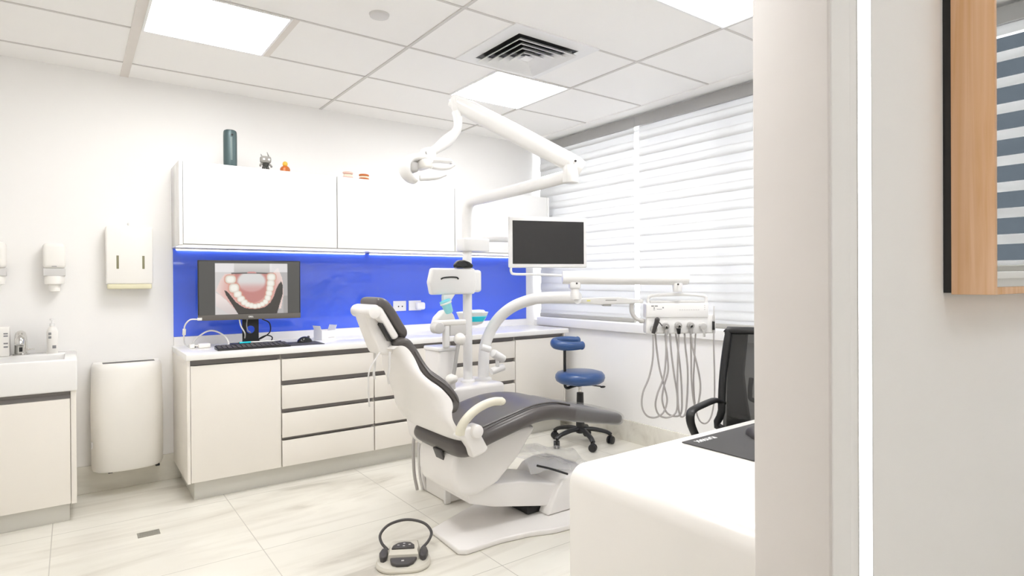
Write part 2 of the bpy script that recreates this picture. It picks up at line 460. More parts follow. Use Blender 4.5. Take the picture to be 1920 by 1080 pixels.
# recessed light panels
def panel(x0, x1, y0, y1, label, k=1.0, group='recessed square ceiling light panels'):
    t = thing('ceiling_light', label, 'light', ((x0 + x1) / 2, (y0 + y1) / 2, CH - .012), group)
    b = MB(); f = .012
    b.box(x0, x1, y0, y0 + f, CH - .009, CH + .02); b.box(x0, x1, y1 - f, y1, CH - .009, CH + .02)
    b.box(x0, x0 + f, y0 + f, y1 - f, CH - .009, CH + .02); b.box(x1 - f, x1, y0 + f, y1 - f, CH - .009, CH + .02)
    part('frame', b, 'frame', t)
    b = MB(); b.box(x0 + f, x1 - f, y0 + f, y1 - f, CH - .006, CH + .004)
    part('diffuser', b, 'light' if 'corridor' not in group else 'light_dim', t)
    return t
panel(.020, .625, -1.485, -.885, 'square ceiling light panel above the monitor, farthest from the window')
panel(1.880, 2.487, -1.485, -.885, 'square ceiling light panel beside the air vent, behind the lamp arm')
panel(1.880, 2.487, -3.285, -2.685, 'square ceiling light panel nearest the doorway, cut by the picture edge')
panel(.020, .625, -3.285, -2.685, 'square ceiling light panel over the room entrance')
panel(.62, 1.22, -5.6, -5.0, 'added unseen fill light panel in the corridor, facing the doorway', group='corridor ceiling lights')  # these three unseen panels are added to brighten the corridor and doorway
panel(2.2, 2.8, -5.6, -5.0, 'added unseen fill light panel in the corridor, near its window', group='corridor ceiling lights')
panel(-1.0, -.4, -5.6, -5.0, 'added unseen fill light panel in the corridor, at its left end', group='corridor ceiling lights')

# air vent (four-way diffuser)
vx, vy, vh = 1.865, -1.80, .30
t = thing('air_vent', 'square white ceiling air diffuser with dark louvre gaps', 'vent', (vx, vy, CH - .03))
b = MB()
for s, z in ((.30, -.008),):
    for x0, x1, y0, y1 in ((-s, s, -s, -s + .085), (-s, s, s - .085, s), (-s, -s + .085, -s + .085, s - .085), (s - .085, s, -s + .085, s - .085)):
        b.box(vx + x0, vx + x1, vy + y0, vy + y1, CH + z, CH + .01)
part('flange', b, 'frame', t)
b = MB(); b.box(vx - .22, vx + .22, vy - .22, vy + .22, CH - .003, CH + .012); part('backing', b, 'black', t, 'black opening behind the louvres')
def louvre(s0, s1, z0, z1):   # square funnel ring sloping down towards the outside
    b = MB(); th = .004
    def sq(s, z): return [(vx - s, vy - s, z), (vx + s, vy - s, z), (vx + s, vy + s, z), (vx - s, vy + s, z)]
    b.rings([sq(s0, z0), sq(s1, z1), sq(s1, z1 - th), sq(s0, z0 - th)], cap=False, closed=True); return b
for k in range(4):
    s = .215 - .046 * k
    part('louvre', louvre(s - .044, s - .006, CH - .004, CH - .034), 'frame', t)
b = MB(); b.box(vx - .03, vx + .03, vy - .03, vy + .03, CH - .034, CH - .028); part('centre_plate', b, 'frame', t)

# smoke detector / sprinkler cover
b = MB(); b.lathe((.959, -1.775, CH - .016), [(0, .0), (0, .035), (.004, .046), (.016, .050)], n=32)
solo('smoke_detector', b, 'lgrey', 'small round grey cover plate on the ceiling tile', 'detector')

# ------------------------------------------------------------------ windows
def window(n, y0, y1, z0):
    b = MB(); X0, X1 = XW + .17, XW + .23
    for yy in [y0, (y0 + y1) / 2, y1 - .06]: b.box(X0, X1, yy, yy + .06, z0, 2.60, bev=.004)
    for zz in (z0, 2.54): b.box(X0, X1, y0 + .06, y1 - .06, zz, zz + .06, bev=.004)
    f = struct('window_%d' % n, b, 'frame')
    b = MB(); b.box(XW + .195, XW + .203, y0 + .03, y1 - .03, z0 + .03, 2.57)
    o = finish('pane', b, 'glass'); o.parent = f
window(1, YF1 + .05, -.06, SILL + .0)
window(2, YB + .25, YF0 - .02, CSILL)
b = MB(); b.prism([(XW - .035, .885), (XW - .035, .955), (XW - .02, .965), (XW + .19, .965), (XW + .19, .931), (XW - .001, .931), (XW - .001, .885)], 'y', YF1, -.075, bev=.004)
struct('trim_7', b, 'sill')
b = MB(); b.box(XW - .04, XW + .19, YB, YF0, CSILL, CSILL + .035, bev=.004); struct('trim_8', b, 'sill')

def blind(label, y0, y1, zt, zb, X=XW, group='striped window blinds', phase=0.0, openb=False):
    t = thing('roller_blind', label, 'blind', (X, (y0 + y1) / 2, zb), group)
    b = MB(); b.box(X - .015, X + .075, y0 - .0125, y1 + .0125, zt, zt + .082, bev=.002); part('headrail', b, 'rail', t, 'grey headrail')
    per = .1268; h = .048 if openb else .069
    front = MB(); back = MB()
    z = zt + .03 - phase + per
    while z > zb - .03:
        z0 = max(z - h, zb + .004); z1 = min(z, zt + .03)
        if z1 - z0 > .012 and z0 < zt:
            n = 7; prof = []
            for k in range(n + 1):
                q = k / n; bul = .003 * math.sin(PI * q) ** 1.2 * (0.55 + 0.9 * (1 - q))
                prof.append((X + .010 - bul, z0 + (z1 - z0) * q))
            front.rings([[(p[0], y0 + .01, p[1]), (p[0], y1 - .01, p[1]), (p[0] + .0012, y1 - .01, p[1]), (p[0] + .0012, y0 + .01, p[1])] for p in prof])
        if not openb:
            w0, w1 = max(z - per - .009, zb + .004), min(z - h + .013, zt)
            if w1 - w0 > .01: back.box(X + .0130, X + .0142, y0 + .012, y1 - .012, w0, w1)
        z -= per
    part('front_fabric', front, 'blind', t)
    if not openb: part('back_fabric', back, 'blind2', t)
    b = MB(); b.box(X - .004, X + .034, y0 + .008, y1 - .008, zb - .028, zb + .006, bev=.008); part('bottom_rail', b, 'bottomrail', t, 'grey bottom rail')
    return t
blind('striped white roller blind in the room corner behind the lamp arm', -1.292, -.075, 2.528, .993, phase=.004)
blind('striped white roller blind on the doorway side of the window', YF1 + .02, -1.318, 2.528, .993, phase=.072)
blind('striped white roller blind of the corridor window, seen in the wall mirror', YB + .02, YF0 - .02, 2.53, 1.36, phase=.03, openb=True)
# building across the street, seen in the mirror
b = MB(); b.box(16, 22, -30, 8, -12, 22); bl = struct('exterior_building', b, 'fac_wall')
b = MB()
for i in range(12):
    for j in range(8): b.box(15.9, 16.05, -28 + i * 3, -26.2 + i * 3, -8 + j * 3.4, -5.6 + j * 3.4)
struct('building_glazing', b, 'fac_dark', bl)
# ================================================================== fitted furniture on the back wall
YD = -.60                       # front face of doors and drawers
ZT0, ZT1 = .845, .885           # worktop slab
b = MB(); b.box(.252, 3.245, YD - .015, 0.0, ZT0, ZT1, bev=.006); b.box(.262, 3.245, -.016, 0.0, ZT1 - .01, .943, bev=.003)
solo('worktop', b, 'top', 'long white worktop with upstand along the blue glass wall', 'worktop')
b = MB(); b.box(.30, 3.20, -.545, -.53, 0, .116); b.box(.30, .315, -.53, -.02, 0, .116); b.box(3.19, 3.20, -.53, -.02, 0, .116)
solo('plinth', b, 'plinth', 'brushed grey plinth under the long row of base cabinets', 'plinth')

def carcass(x0, x1, mb=None, y0=-.578, z0=.118, z1=ZT0):
    b = mb or MB(); t = .016
    b.box(x0, x0 + t, y0, -.02, z0, z1); b.box(x1 - t, x1, y0, -.02, z0, z1); b.box(x0 + t, x1 - t, y0, -.02, z0, z0 + t)
    b.box(x0 + t, x1 - t, -.03, -.02, z0 + t, z1); return b
def rail(x0, x1, z0, z1):       # recessed aluminium grip profile
    b = MB(); b.prism([(YD + .002, z1), (YD + .018, z1), (YD + .022, z0), (YD + .030, z0 - .002), (YD + .030, z1 + .004), (YD + .002, z1 + .004)], 'x', x0, x1)
    return b
# end panel + door cabinet
t = thing('base_cabinet', 'cream base cabinet with one plain door, at the left end of the row', 'cabinet', (.53, -.3, .118), 'base cabinets under the worktop')
part('body', carcass(.275, .792), 'lam', t)
b = MB(); b.box(.257, .2745, YD - .002, -.002, .117, ZT0, bev=.001); part('end_panel', b, 'lam', t)
b = MB(); b.box(.277, .790, YD, -.581, .119, .810, bev=.0015); part('door', b, 'lam', t)
part('grip_profile', rail(.277, .790, .812, .841), 'alu', t, 'brown metal grip profile')
ZD = [(.672, .810), (.490, .640), (.306, .462), (.119, .285)]
def drawers(x0, x1, label):
    t = thing('base_cabinet', label, 'cabinet', ((x0 + x1) / 2, -.3, .118), 'base cabinets under the worktop')
    part('body', carcass(x0, x1), 'lam', t)
    for k, (a, c) in enumerate(ZD):
        f = MB(); f.box(x0 + .002, x1 - .002, YD, -.581, a, c, bev=.0015); d = part('drawer', f, 'lam', t)
        r = rail(x0 + .002, x1 - .002, c + .002, c + .031)
        part('grip_profile', r, 'alu', d, 'brown metal grip profile')
    return t
drawers(.796, 1.424, 'cream base cabinet of four drawers, next to the plain door')
drawers(1.428, 2.056, 'cream base cabinet of four drawers behind the dental chair')
drawers(2.060, 2.664, 'cream base cabinet of four drawers behind the dental unit column')
t = thing('base_cabinet', 'plain cream corner cabinet without grips in its front, behind the blue stool', 'cabinet', (2.94, -.3, .118), 'base cabinets under the worktop')
part('body', carcass(2.668, 3.195), 'lam', t)
b = MB(); b.box(2.670, 3.195, YD, -.581, .119, .815, bev=.0015); part('front_panel', b, 'lam', t)
b = MB(); b.box(3.196, 3.212, YD - .002, -.002, .117, ZT0, bev=.001); part('end_panel', b, 'lam', t)
part('grip_profile', rail(2.670, 3.193, .817, .841), 'alu', t, 'brown metal grip profile')

# blue back-painted glass
b = MB(); b.box(.262, 3.238, -.010, -.001, .944, 1.535, bev=.001)
solo('blue_glass_panel', b, 'blue', 'glossy cobalt blue glass splashback between worktop and wall cabinets', 'splashback')

# wall cabinets
def wallcab(x0, x1, label, end=None):
    t = thing('wall_cabinet', label, 'cabinet', ((x0 + x1) / 2, -.17, 1.545), 'white wall cabinets above the blue glass')
    b = MB(); k = .016; a, c = 1.545, 2.065
    b.box(x0, x0 + k, -.330, 0, a, c); b.box(x1 - k, x1, -.330, 0, a, c)
    b.box(x0 + k, x1 - k, -.330, 0, a, a + k); b.box(x0 + k, x1 - k, -.330, 0, c - k, c); b.box(x0 + k, x1 - k, -.012, 0, a + k, c - k)
    part('body', b, 'lam_gloss', t)
    b = MB(); b.box(x0 + .002, x1 - .002, -.350, -.332, a + .004, c + .002, bev=.0015); part('door', b, 'lam_gloss', t)
    return t
wallcab(.277, 1.258, 'white handleless wall cabinet with the grey cylinder on top, leftmost')
wallcab(1.261, 2.242, 'white handleless wall cabinet with two small tooth models on top')
wallcab(2.245, 3.226, 'white handleless wall cabinet in the corner, behind the lamp column')
b = MB(); b.box(.256, .2755, -.352, -.001, 1.543, 2.067, bev=.001); b.box(3.227, 3.245, -.352, -.001, 1.543, 2.067, bev=.001)
b.box(.256, 3.245, -.347, -.34, 1.531, 1.5445); b.box(.256, 3.245, -.34, -.001, 1.5385, 1.5445)
solo('cabinet_surround', b, 'lam_gloss', 'thin white side panels and base board wrapping the wall cabinets', 'panel')
for x0, x1, l in ((.275, 1.605, 'bright white light strip under the wall cabinets, above the monitor'), (1.640, 3.05, 'bright white light strip under the wall cabinets, behind the lamp column')):
    t = thing('light_strip', l, 'light', ((x0 + x1) / 2, -.012, 1.527), 'light strips under the wall cabinets')
    b = MB(); b.box(x0, x1, -.030, -.0105, 1.5305, 1.538); part('channel', b, 'wp', t)
    b = MB(); b.box(x0 + .004, x1 - .004, -.028, -.0125, 1.524, 1.5303, bev=.002); part('diffuser', b, 'led_under', t)

# sockets on the blue glass
def socket(x, kind):
    t = thing('wall_socket', 'white square socket plate with plug holes, nearer the headrest' if kind == 'holes' else 'white socket plate with a white plug in it, nearer the dental unit', 'socket', (x, -.013, 1.065))
    b = MB(); b.box(x - .058, x + .058, -.022, -.011, 1.062, 1.146, bev=.004); part('plate', b, 'wp', t)
    if kind == 'holes':
        for dx in (-.012, .022): b = MB(); b.cyl((x + dx, -.0235, 1.10), (x + dx, -.021, 1.10), .006, n=12); part('plug_hole', b, 'black', t)
    else:
        b = MB(); b.box(x - .005, x + .075, -.075, -.0225, 1.068, 1.132, bev=.018); part('plug', b, 'wp', t)
socket(1.905, 'holes'); socket(2.045, 'plug')

# ------------------------------------------------------------------ things on the wall cabinets
ZC = 2.0655
t = thing('metal_tube', 'upright teal grey cylinder case on the wall cabinet', 'container', (.556, -.27, ZC))
cx, cy = .562, -.298
b = MB(); b.lathe((cx, cy, ZC), [(0, .030), (.003, .038), (.012, .0405), (.040, .0415), (.20, .0415), (.228, .040), (.236, .037), (.238, .0)], n=32); part('body', b, 'teal', t)
b = MB(); b.lathe((cx, cy, ZC + .236), [(0, .030), (.004, .030), (.005, .026), (.006, 0)]); part('cap', b, 'dgrey', t, 'dark recessed cap')
b = MB(); b.box(cx - .006, cx + .006, cy - .0428, cy - .0405, ZC + .04, ZC + .19, bev=.002); part('stripe', b, mat('grey_teal_stripe', (.17, .22, .22), .4), t, 'pale vertical stripe')
b = MB(); b.cyl((cx + .004, cy - .043, ZC + .205), (cx + .004, cy - .038, ZC + .205), .007, n=12); part('button', b, 'black', t)
# little grey figurine (generic)
t = thing('figurine', 'small dark grey standing toy figure with two antennae, beside the grey cylinder', 'figurine', (.80, -.28, ZC))
fx, fy = .778, -.318
b = MB(); b.box(fx - .034, fx + .034, fy - .026, fy + .026, ZC + .045, ZC + .092, bev=.014); part('head', b, 'fig', t)
for s in (-1, 1):
    b = MB(); b.sphere((fx + s * .016, fy - .026, ZC + .068), (.008, .004, .007)); part('eye', b, 'white_ink', t)
    b = MB(); b.cyl((fx + s * .022, fy, ZC + .088), (fx + s * (.030 if s < 0 else .010), fy, ZC + (.105 if s < 0 else .122)), .006, .002, n=10); part('antenna', b, 'fig', t)
    b = MB(); b.cyl((fx + s * .010, fy, ZC + .026), (fx + s * .014, fy - .004, ZC), .010, .012, n=12); part('leg', b, 'figd', t)
    b = MB(); b.tube([(fx + s * .018, fy, ZC + .042), (fx + s * .032, fy - .004, ZC + .034), (fx + s * .036, fy - .012, ZC + .022)], .007, n=10, smooth=4); part('arm', b, 'fig', t)
b = MB(); b.lathe((fx, fy, ZC + .018), [(0, .012), (.008, .019), (.024, .022), (.032, .012)], n=20); part('torso', b, 'figd', t)
# amber resin piece
t = thing('ornament', 'small orange and amber resin ornament with a round yellow top', 'ornament', (.915, -.28, ZC))
ox, oy = .908, -.312
b = MB(); b.lathe((ox, oy, ZC), [(0, .028), (.004, .033), (.022, .033), (.034, .026), (.042, .012)], n=24); part('base', b, 'orange', t)
b = MB(); b.sphere((ox, oy, ZC + .055), (.017, .017, .019)); part('top', b, 'amber', t, 'translucent yellow knob')
def jaw(x, y, m1, m2, label, opened):
    t = thing('tooth_model', label, 'model', (x, y, ZC))
    def arch(z, r, dz): 
        pts = [(x + r * math.cos(a), y - r * .9 * math.sin(a), z) for a in [PI * k / 10 for k in range(11)]]
        return pts
    b = MB(); b.tube(arch(ZC + .008, .030, 0), .008, n=10, smooth=2, flat=(.010, .008)); lo = part('lower_jaw', b, m1, t)
    b = MB(); b.tube(arch(ZC + (.040 if not opened else .034), .030, 0), .008, n=10, smooth=2, flat=(.010, .009)); up = part('upper_jaw', b, m1, t)
    for k in range(1, 10):
        a = PI * k / 10
        b = MB(); b.box(-.0045, .0045, -.004, .004, -.006, .008, bev=.002); b.xf(Matrix.Translation((x + .032 * math.cos(a), y - .0295 * math.sin(a), ZC + .019)) @ Matrix.Rotation(-a + PI / 2, 4, 'Z')); part('tooth', b, m2, t)
    b = MB(); b.box(x - .028, x + .028, y + .002, y + .012, ZC + .002, ZC + .044, bev=.004); part('hinge', b, m1, t)
jaw(1.356, -.308, 'pink', 'tooth', 'pale pink plaster jaw model on the wall cabinet', False)
jaw(1.480, -.308, 'orange', 'tooth', 'orange gummed jaw model on the wall cabinet, right of the pink one', True)

# ------------------------------------------------------------------ wash basin corner
ZB = .893
t = thing('sink_cabinet', 'cream sink cabinet with a brown grip profile under the white basin', 'cabinet', (-.72, -.25, .1))
b = MB(); b.box(-1.18, -.270, -.478, -.002, .105, .715); part('body', b, 'lam', t)
b = MB(); b.box(-.2925, -.268, -.502, -.002, .100, .716, bev=.001); part('end_panel', b, 'lam', t)
b = MB(); b.box(-1.18, -.295, -.500, -.480, .102, .676, bev=.0015); part('door', b, 'lam', t)
b = MB(); b.prism([(-.498, .678), (-.475, .678), (-.475, .714), (-.498, .714), (-.486, .696)], 'x', -1.18, -.294); part('grip_profile', b, 'alu', t, 'brown metal grip profile')
b = MB(); b.box(-1.17, -.30, -.462, -.02, 0, .1045); part('plinth', b, 'plinth', t, 'brushed grey plinth')
# basin: rim with a bowl
t = thing('wash_basin', 'thick white wash basin set on the sink cabinet', 'basin', (-.72, -.26, .716))
b = MB()
X0, X1, Y0, Y1 = -1.19, -.262, -.515, -.003
b.box(X0, X1, Y0, Y0 + .035, .717, ZB, bev=.010); b.box(X0, X0 + .06, Y0 + .03, Y1, .717, ZB, bev=.010); b.box(X1 - .06, X1, Y0 + .03, Y1, .717, ZB, bev=.010)
b.box(X0 + .05, X1 - .05, Y1 - .13, Y1, .717, ZB, bev=.010); b.box(X0 + .05, X1 - .05, Y0 + .03, Y1 - .12, .717, .775, bev=.006)
part('bowl', b, 'lam_gloss', t)
b = MB(); b.lathe((-.50, -.30, .775), [(0, .028), (.004, .030), (.006, .02), (.005, 0)]); part('drain_cover', b, 'steel', t)
t = thing('faucet', 'chrome arched sensor faucet on the basin rim', 'faucet', (-.52, -.075, ZB))
b = MB(); b.lathe((-.522, -.075, ZB - .001), [(0, .04), (.006, .04), (.010, .034)]); part('base', b, 'chrome', t)
b = MB(); b.tube([(-.522, -.075, ZB + .004), (-.522, -.078, ZB + .055), (-.522, -.092, ZB + .098), (-.522, -.125, ZB + .118), (-.522, -.165, ZB + .095), (-.522, -.180, ZB + .065)], lambda q: .032 - .010 * q, n=18); part('spout', b, 'chrome', t)
b = MB(); b.box(-.530, -.514, -.1115, -.1065, ZB + .020, ZB + .045, bev=.001); part('sensor_eye', b, 'black', t)
b = MB(); b.cyl((-.495, -.075, ZB + .028), (-.462, -.078, ZB + .030), .004, n=10); part('lever', b, 'chrome', t)
def pump_bottle(x, y, label, h, wd):
    t = thing('pump_bottle', label, 'bottle', (x, y, ZB), 'soap bottles on the basin')
    b = MB(); b.lathe((x, y, ZB), [(0, wd * .9), (.004, wd), (h * .72, wd), (h * .84, wd * .75), (h * .88, wd * .4), (h * .92, wd * .4)], n=28); bt = part('body', b, 'wp_warm', t)
    b = MB(); b.lathe((x, y, ZB + h * .90), [(0, wd * .45), (.016, wd * .45), (.018, .004), (.034, .004), (.035, .012), (.044, .011), (.045, 0)], n=20); b.box(x - .005, x + .005, y - .045, y, ZB + h * .90 + .033, ZB + h * .90 + .042, bev=.002); part('pump_head', b, 'wp', t)
    for k, (dx, zz, s) in enumerate(((-.4, .66, .007), (-.4, .54, .007), (.35, .22, .009))):
        b = MB(); b.box(x + dx * wd - s, x + dx * wd + s, y - wd - .0005, y - wd * .86, ZB + h * zz - s, ZB + h * zz + s, bev=.001); part('label_mark', b, 'grey_ink', t)
pump_bottle(-.378, -.10, 'slim white pump bottle on the basin rim, right of the faucet', .178, .027)
t = thing('soap_box', 'white box with small grey print on the basin rim, left of the faucet', 'box', (-.62, -.10, ZB))
b = MB(); b.box(-.70, -.570, -.135, -.055, ZB, ZB + .165, bev=.006); part('body', b, 'wp_warm', t)
for zz in (.125, .112, .07, .05): b = MB(); b.box(-.596, -.577, -.1357, -.1345, ZB + zz, ZB + zz + .008); part('label_mark', b, 'grey_ink', t)

def soap_dispenser(x, label):
    t = thing('soap_dispenser', label, 'dispenser', (x, -.05, 1.24), 'soap dispensers on the wall')
    b = MB(); b.box(x - .055, x + .055, -.098, 0, 1.395, 1.545, bev=.022, seg=4); part('housing', b, 'wp_warm', t)
    b = MB(); b.box(x - .053, x + .053, -.090, -.004, 1.350, 1.3955, bev=.004); part('push_bar', b, 'lgrey', t, 'grey push bar')
    b = MB(); b.lathe((x, -.052, 1.255), [(0, .012), (.004, .027), (.045, .030), (.048, .048), (.085, .050), (.095, .046)], n=28); part('cup', b, 'wp_warm', t)
    b = MB(); b.box(x - .012, x + .012, -.0992, -.0975, 1.405, 1.409); part('emblem', b, 'grey_ink', t)
soap_dispenser(-.366, 'white wall soap dispenser with grey bar, above the slim pump bottle')
soap_dispenser(-.640, 'white wall soap dispenser with grey bar, cut off by the picture edge')
# paper towel dispenser
t = thing('towel_dispenser', 'white wall paper towel dispenser with two dark slots', 'dispenser', (.012, -.05, 1.27))
b = MB(); b.box(-.112, .138, -.11, 0, 1.300, 1.660, bev=.008); part('housing', b, 'wp_warm', t)
for x in (-.052, .085): b = MB(); b.box(x - .0065, x + .0065, -.1112, -.1085, 1.395, 1.478, bev=.003); part('level_slot', b, mat('olive_slot', (.23, .215, .13), .5), t, 'dark level slot')
b = MB(); b.box(-.105, .131, -.112, -.012, 1.268, 1.2995, bev=.007); part('tray_lip', b, mat('yellowed_plastic', (.74, .70, .50), .45), t, 'yellowed lower lip')
b = MB(); b.box(-.03, .02, -.06, -.02, 1.262, 1.2685); part('paper_edge', b, 'wp', t)
b = MB(); b.sphere((.012, -.001, 1.685), (.006, .003, .009)); solo('wall_hook', b, 'lgrey', 'tiny grey hook on the wall above the towel dispenser', 'hook')
# waste bin hung on the wall (rounded front)
t = thing('waste_bin', 'white bow-fronted waste bin hung on the wall below the towel dispenser', 'bin', (.0, -.1, .15))
def bow(hw, d, n=14):
    pts = [(-hw, -.012), (-hw, -d * .50)]
    for k in range(n + 1):
        a = -1 + 2 * k / n; pts.append((a * hw * .985, -d * .55 - d * .45 * math.sqrt(max(0, 1 - abs(a) ** 2.6))))
    pts += [(hw, -d * .50), (hw, -.012)]
    return pts
b = MB()
def bring(z, hw, d): return [(-.005 + p[0], p[1], z) for p in bow(hw, d)]
b.rings([bring(.150, .170, .185), bring(.155, .182, .200), bring(.175, .189, .212), bring(.50, .192, .216), bring(.775, .186, .212), bring(.800, .182, .206), bring(.812, .174, .196)])
part('body', b, 'wp_warm', t)
b = MB(); b.box(-.135, .140, -.150, -.075, .808, .8135, bev=.002); part('opening', b, 'dgrey', t, 'dark top opening')
for x in (-.10, .15): b = MB(); b.box(x - .012, x + .012, -.15, -.12, .138, .152, bev=.003); part('latch', b, 'black', t)
b = MB(); b.box(-.196, -.184, -.13, -.10, .30, .34, bev=.003); part('lock', b, 'lgrey', t)
b = MB(); b.box(.02, .06, -.2075, -.200, .742, .745); part('emblem', b, 'lgrey', t)

# floor drain
b = MB(); b.box(-.05, .05, -.035, .035, 0.0, .003, bev=.001)
for k in range(4): b.box(-.04, .04, -.026 + k * .015, -.020 + k * .015, .003, .004)
b.xf(Matrix.Translation((.03, -.937, 0))); solo('floor_drain', b, mat('drain_metal', (.36, .35, .31), .45, .5), 'small rectangular metal drain cover in the marble floor', 'drain')
# ================================================================== computer on the worktop
ZK = .8855
def s2l(c): return tuple(((x / 255) / 12.92 if x / 255 <= .04045 else ((x / 255 + .055) / 1.055) ** 2.4) for x in c)
def mixc(a, b, t): t = max(0, min(1, t)); return tuple(a[i] * (1 - t) + b[i] * t for i in range(3))
def sstep(a, b, x):
    t = max(0, min(1, (x - a) / (b - a))); return t * t * (3 - 2 * t)
TEETH = [(565, 268, 46, 36), (598, 352, 44, 40), (632, 412, 36, 30), (664, 458, 34, 28), (696, 492, 30, 26), (728, 514, 26, 24), (764, 524, 24, 24), (800, 530, 24, 22), (838, 524, 24, 22), (872, 512, 24, 22), (904, 490, 26, 24), (926, 452, 28, 28), (940, 406, 30, 28), (950, 358, 32, 30), (958, 308, 36, 32), (964, 248, 40, 34)]
BLACK = [(505, 372), (535, 385), (570, 430), (610, 482), (650, 515), (700, 545), (760, 556), (830, 556), (900, 540), (950, 500), (985, 440), (1010, 370), (1035, 320), (1062, 288), (1080, 330), (1077, 420), (1052, 500), (1018, 612), (640, 612), (600, 545), (560, 480), (522, 420)]
LIP = [(425, 395), (470, 420), (530, 475), (585, 545), (638, 612), (560, 612), (425, 520)]
CHEEK = [(425, 380), (470, 270), (510, 215), (575, 212), (975, 212), (1030, 150), (1075, 260), (1085, 420), (1060, 560), (640, 600), (520, 460)]
def inside(P, x, y):
    r = False
    for i in range(len(P)):
        (x0, y0), (x1, y1) = P[i - 1], P[i]
        if (y0 > y) != (y1 > y) and x < (x1 - x0) * (y - y0) / (y1 - y0) + x0: r = not r
    return r
def picture(px, py):
    """photo of a lower dental arch; px 270..1250, py 95..605"""
    if px < 420 or px > 1128 or py < 112: return (74, 73, 70)
    c = mixc((206, 202, 200), (176, 172, 172), sstep(420, 1128, px))
    if py > 430 and px > 1085: c = (160, 156, 154)
    if inside(CHEEK, px, py): c = mixc((214, 164, 156), (226, 206, 200), sstep(.7, 1.15, math.hypot((px - 770) / 300, (py - 380) / 260)))
    if inside(LIP, px, py): c = mixc((230, 218, 214), (206, 196, 194), sstep(430, 600, py))
    if inside(BLACK, px, py): c = (56, 51, 47)
    m = math.hypot((px - 768) / 182, (py - 300) / 205)
    if py > 205: c = mixc((190, 128, 122), c, sstep(.92, 1.02, m))
    tg = math.hypot((px - 768) / 150, (py - 290) / 108)
    if py > 205: c = mixc(mixc((212, 210, 208), (204, 158, 154), sstep(280, 370, py)), c, sstep(.80, 1.04, tg))
    if py < 212 and 590 < px < 970: c = mixc((206, 203, 200), (184, 180, 178), sstep(120, 212, py))
    if py < 200 and (px < 600 or px > 950): c = mixc(c, (232, 229, 229), .75)
    c = mixc(c, (66, 60, 58), (1 - sstep(2, 10, abs(py - 212 + 5 * math.cos((px - 770) / 140)))) * (1 if 572 < px < 985 else 0) * .85)
    if math.hypot((px - 770) / 45, (py - 207) / 16) < 1 and py < 211: c = (198, 140, 136)
    best = 9
    for x, y, a, b in TEETH: best = min(best, (abs((px - x) / (a * 1.08)) ** 2.6 + abs((py - y) / (b * 1.08)) ** 2.6) ** (1 / 2.6))
    c = mixc((208, 144, 124), c, sstep(1.05, 1.35, best)) if best < 1.35 else c
    return mixc(mixc((238, 235, 226), (212, 203, 190), sstep(.5, 1.0, best)), c, sstep(.97, 1.08, best))
TM = frame((.662, -.390, 0), (.608, -.10))
t = thing('computer_monitor', 'wide grey framed computer monitor showing a photo of a lower row of teeth', 'monitor', (.662, -.39, ZK))
b = MB(); b.box(-.309, .309, 0, .030, 1.064, 1.449, bev=.004); b.box(-.16, .16, .03, .055, 1.12, 1.36, bev=.01); b.xf(TM); part('housing', b, 'black', t)
b = MB(); b.box(-.3085, .3085, -.004, -.0003, 1.0635, 1.098, bev=.001); b.xf(TM); part('chin', b, 'chin', t, 'grey lower frame strip')
b = MB()
NX, NZ = 180, 96; gx0, gx1, gz0, gz1 = -.302, .302, 1.099, 1.442
vs = [[b.bm.verts.new(TM @ V((gx0 + (gx1 - gx0) * i / NX, -.0008, gz1 - (gz1 - gz0) * j / NZ))) for i in range(NX + 1)] for j in range(NZ + 1)]
for j in range(NZ):
    for i in range(NX): b.bm.faces.new((vs[j][i], vs[j + 1][i], vs[j + 1][i + 1], vs[j][i + 1]))
so = part('screen', b, 'screen', t, 'bright screen with a photo of teeth')
ca = so.data.color_attributes.new('Col', 'FLOAT_COLOR', 'POINT')
for k, v in enumerate(so.data.vertices):
    q = TM.inverted() @ v.co
    ca.data[k].color = s2l(picture(270 + (q.x - gx0) / (gx1 - gx0) * 980, 95 + (gz1 - q.z) / (gz1 - gz0) * 510)) + (1,)
tx = text_mb('DELL', .013, TM @ Matrix.Translation((0.0, -.0046, 1.081)) @ Matrix.Rotation(PI / 2, 4, 'X'), bold=.0004); part('lettering', tx, 'white_ink', t)
b = MB()   # stand column with a round cable hole
hole = [(0.026 * math.cos(2 * PI * k / 24), .992 + .026 * math.sin(2 * PI * k / 24)) for k in range(24)]
b2 = bmesh.new()
def ringz(y): return [b2.verts.new((p[0], y, p[1])) for p in hole]
def outz(y):
    o = []
    for k in range(24):
        a = 2 * PI * k / 24; cx_, sz_ = math.cos(a), math.sin(a); m = max(abs(cx_) / .050, abs(sz_) / .105); o.append(b2.verts.new((cx_ / m, y, .992 + sz_ / m)))
    return o
h0, h1, o0, o1 = ringz(.060), ringz(.085), outz(.060), outz(.085)
for k in range(24):
    n = (k + 1) % 24
    b2.faces.new((h0[k], h0[n], o0[n], o0[k])); b2.faces.new((h1[k], o1[k], o1[n], h1[n])); b2.faces.new((h0[k], h1[k], h1[n], h0[n])); b2.faces.new((o0[k], o0[n], o1[n], o1[k]))
b.join(b2, TM); part('stand_column', b, 'black', t)
b = MB(); b.box(-.125, .125, .0, .16, ZK, ZK + .014, bev=.005); b.xf(TM); part('stand_base', b, 'black', t)
b = MB(); b.box(-.312, -.285, -.0055, .012, 1.066, 1.083, bev=.002); b.xf(TM); part('usb_plug', b, 'wp', t, 'white plug in the lower left corner')

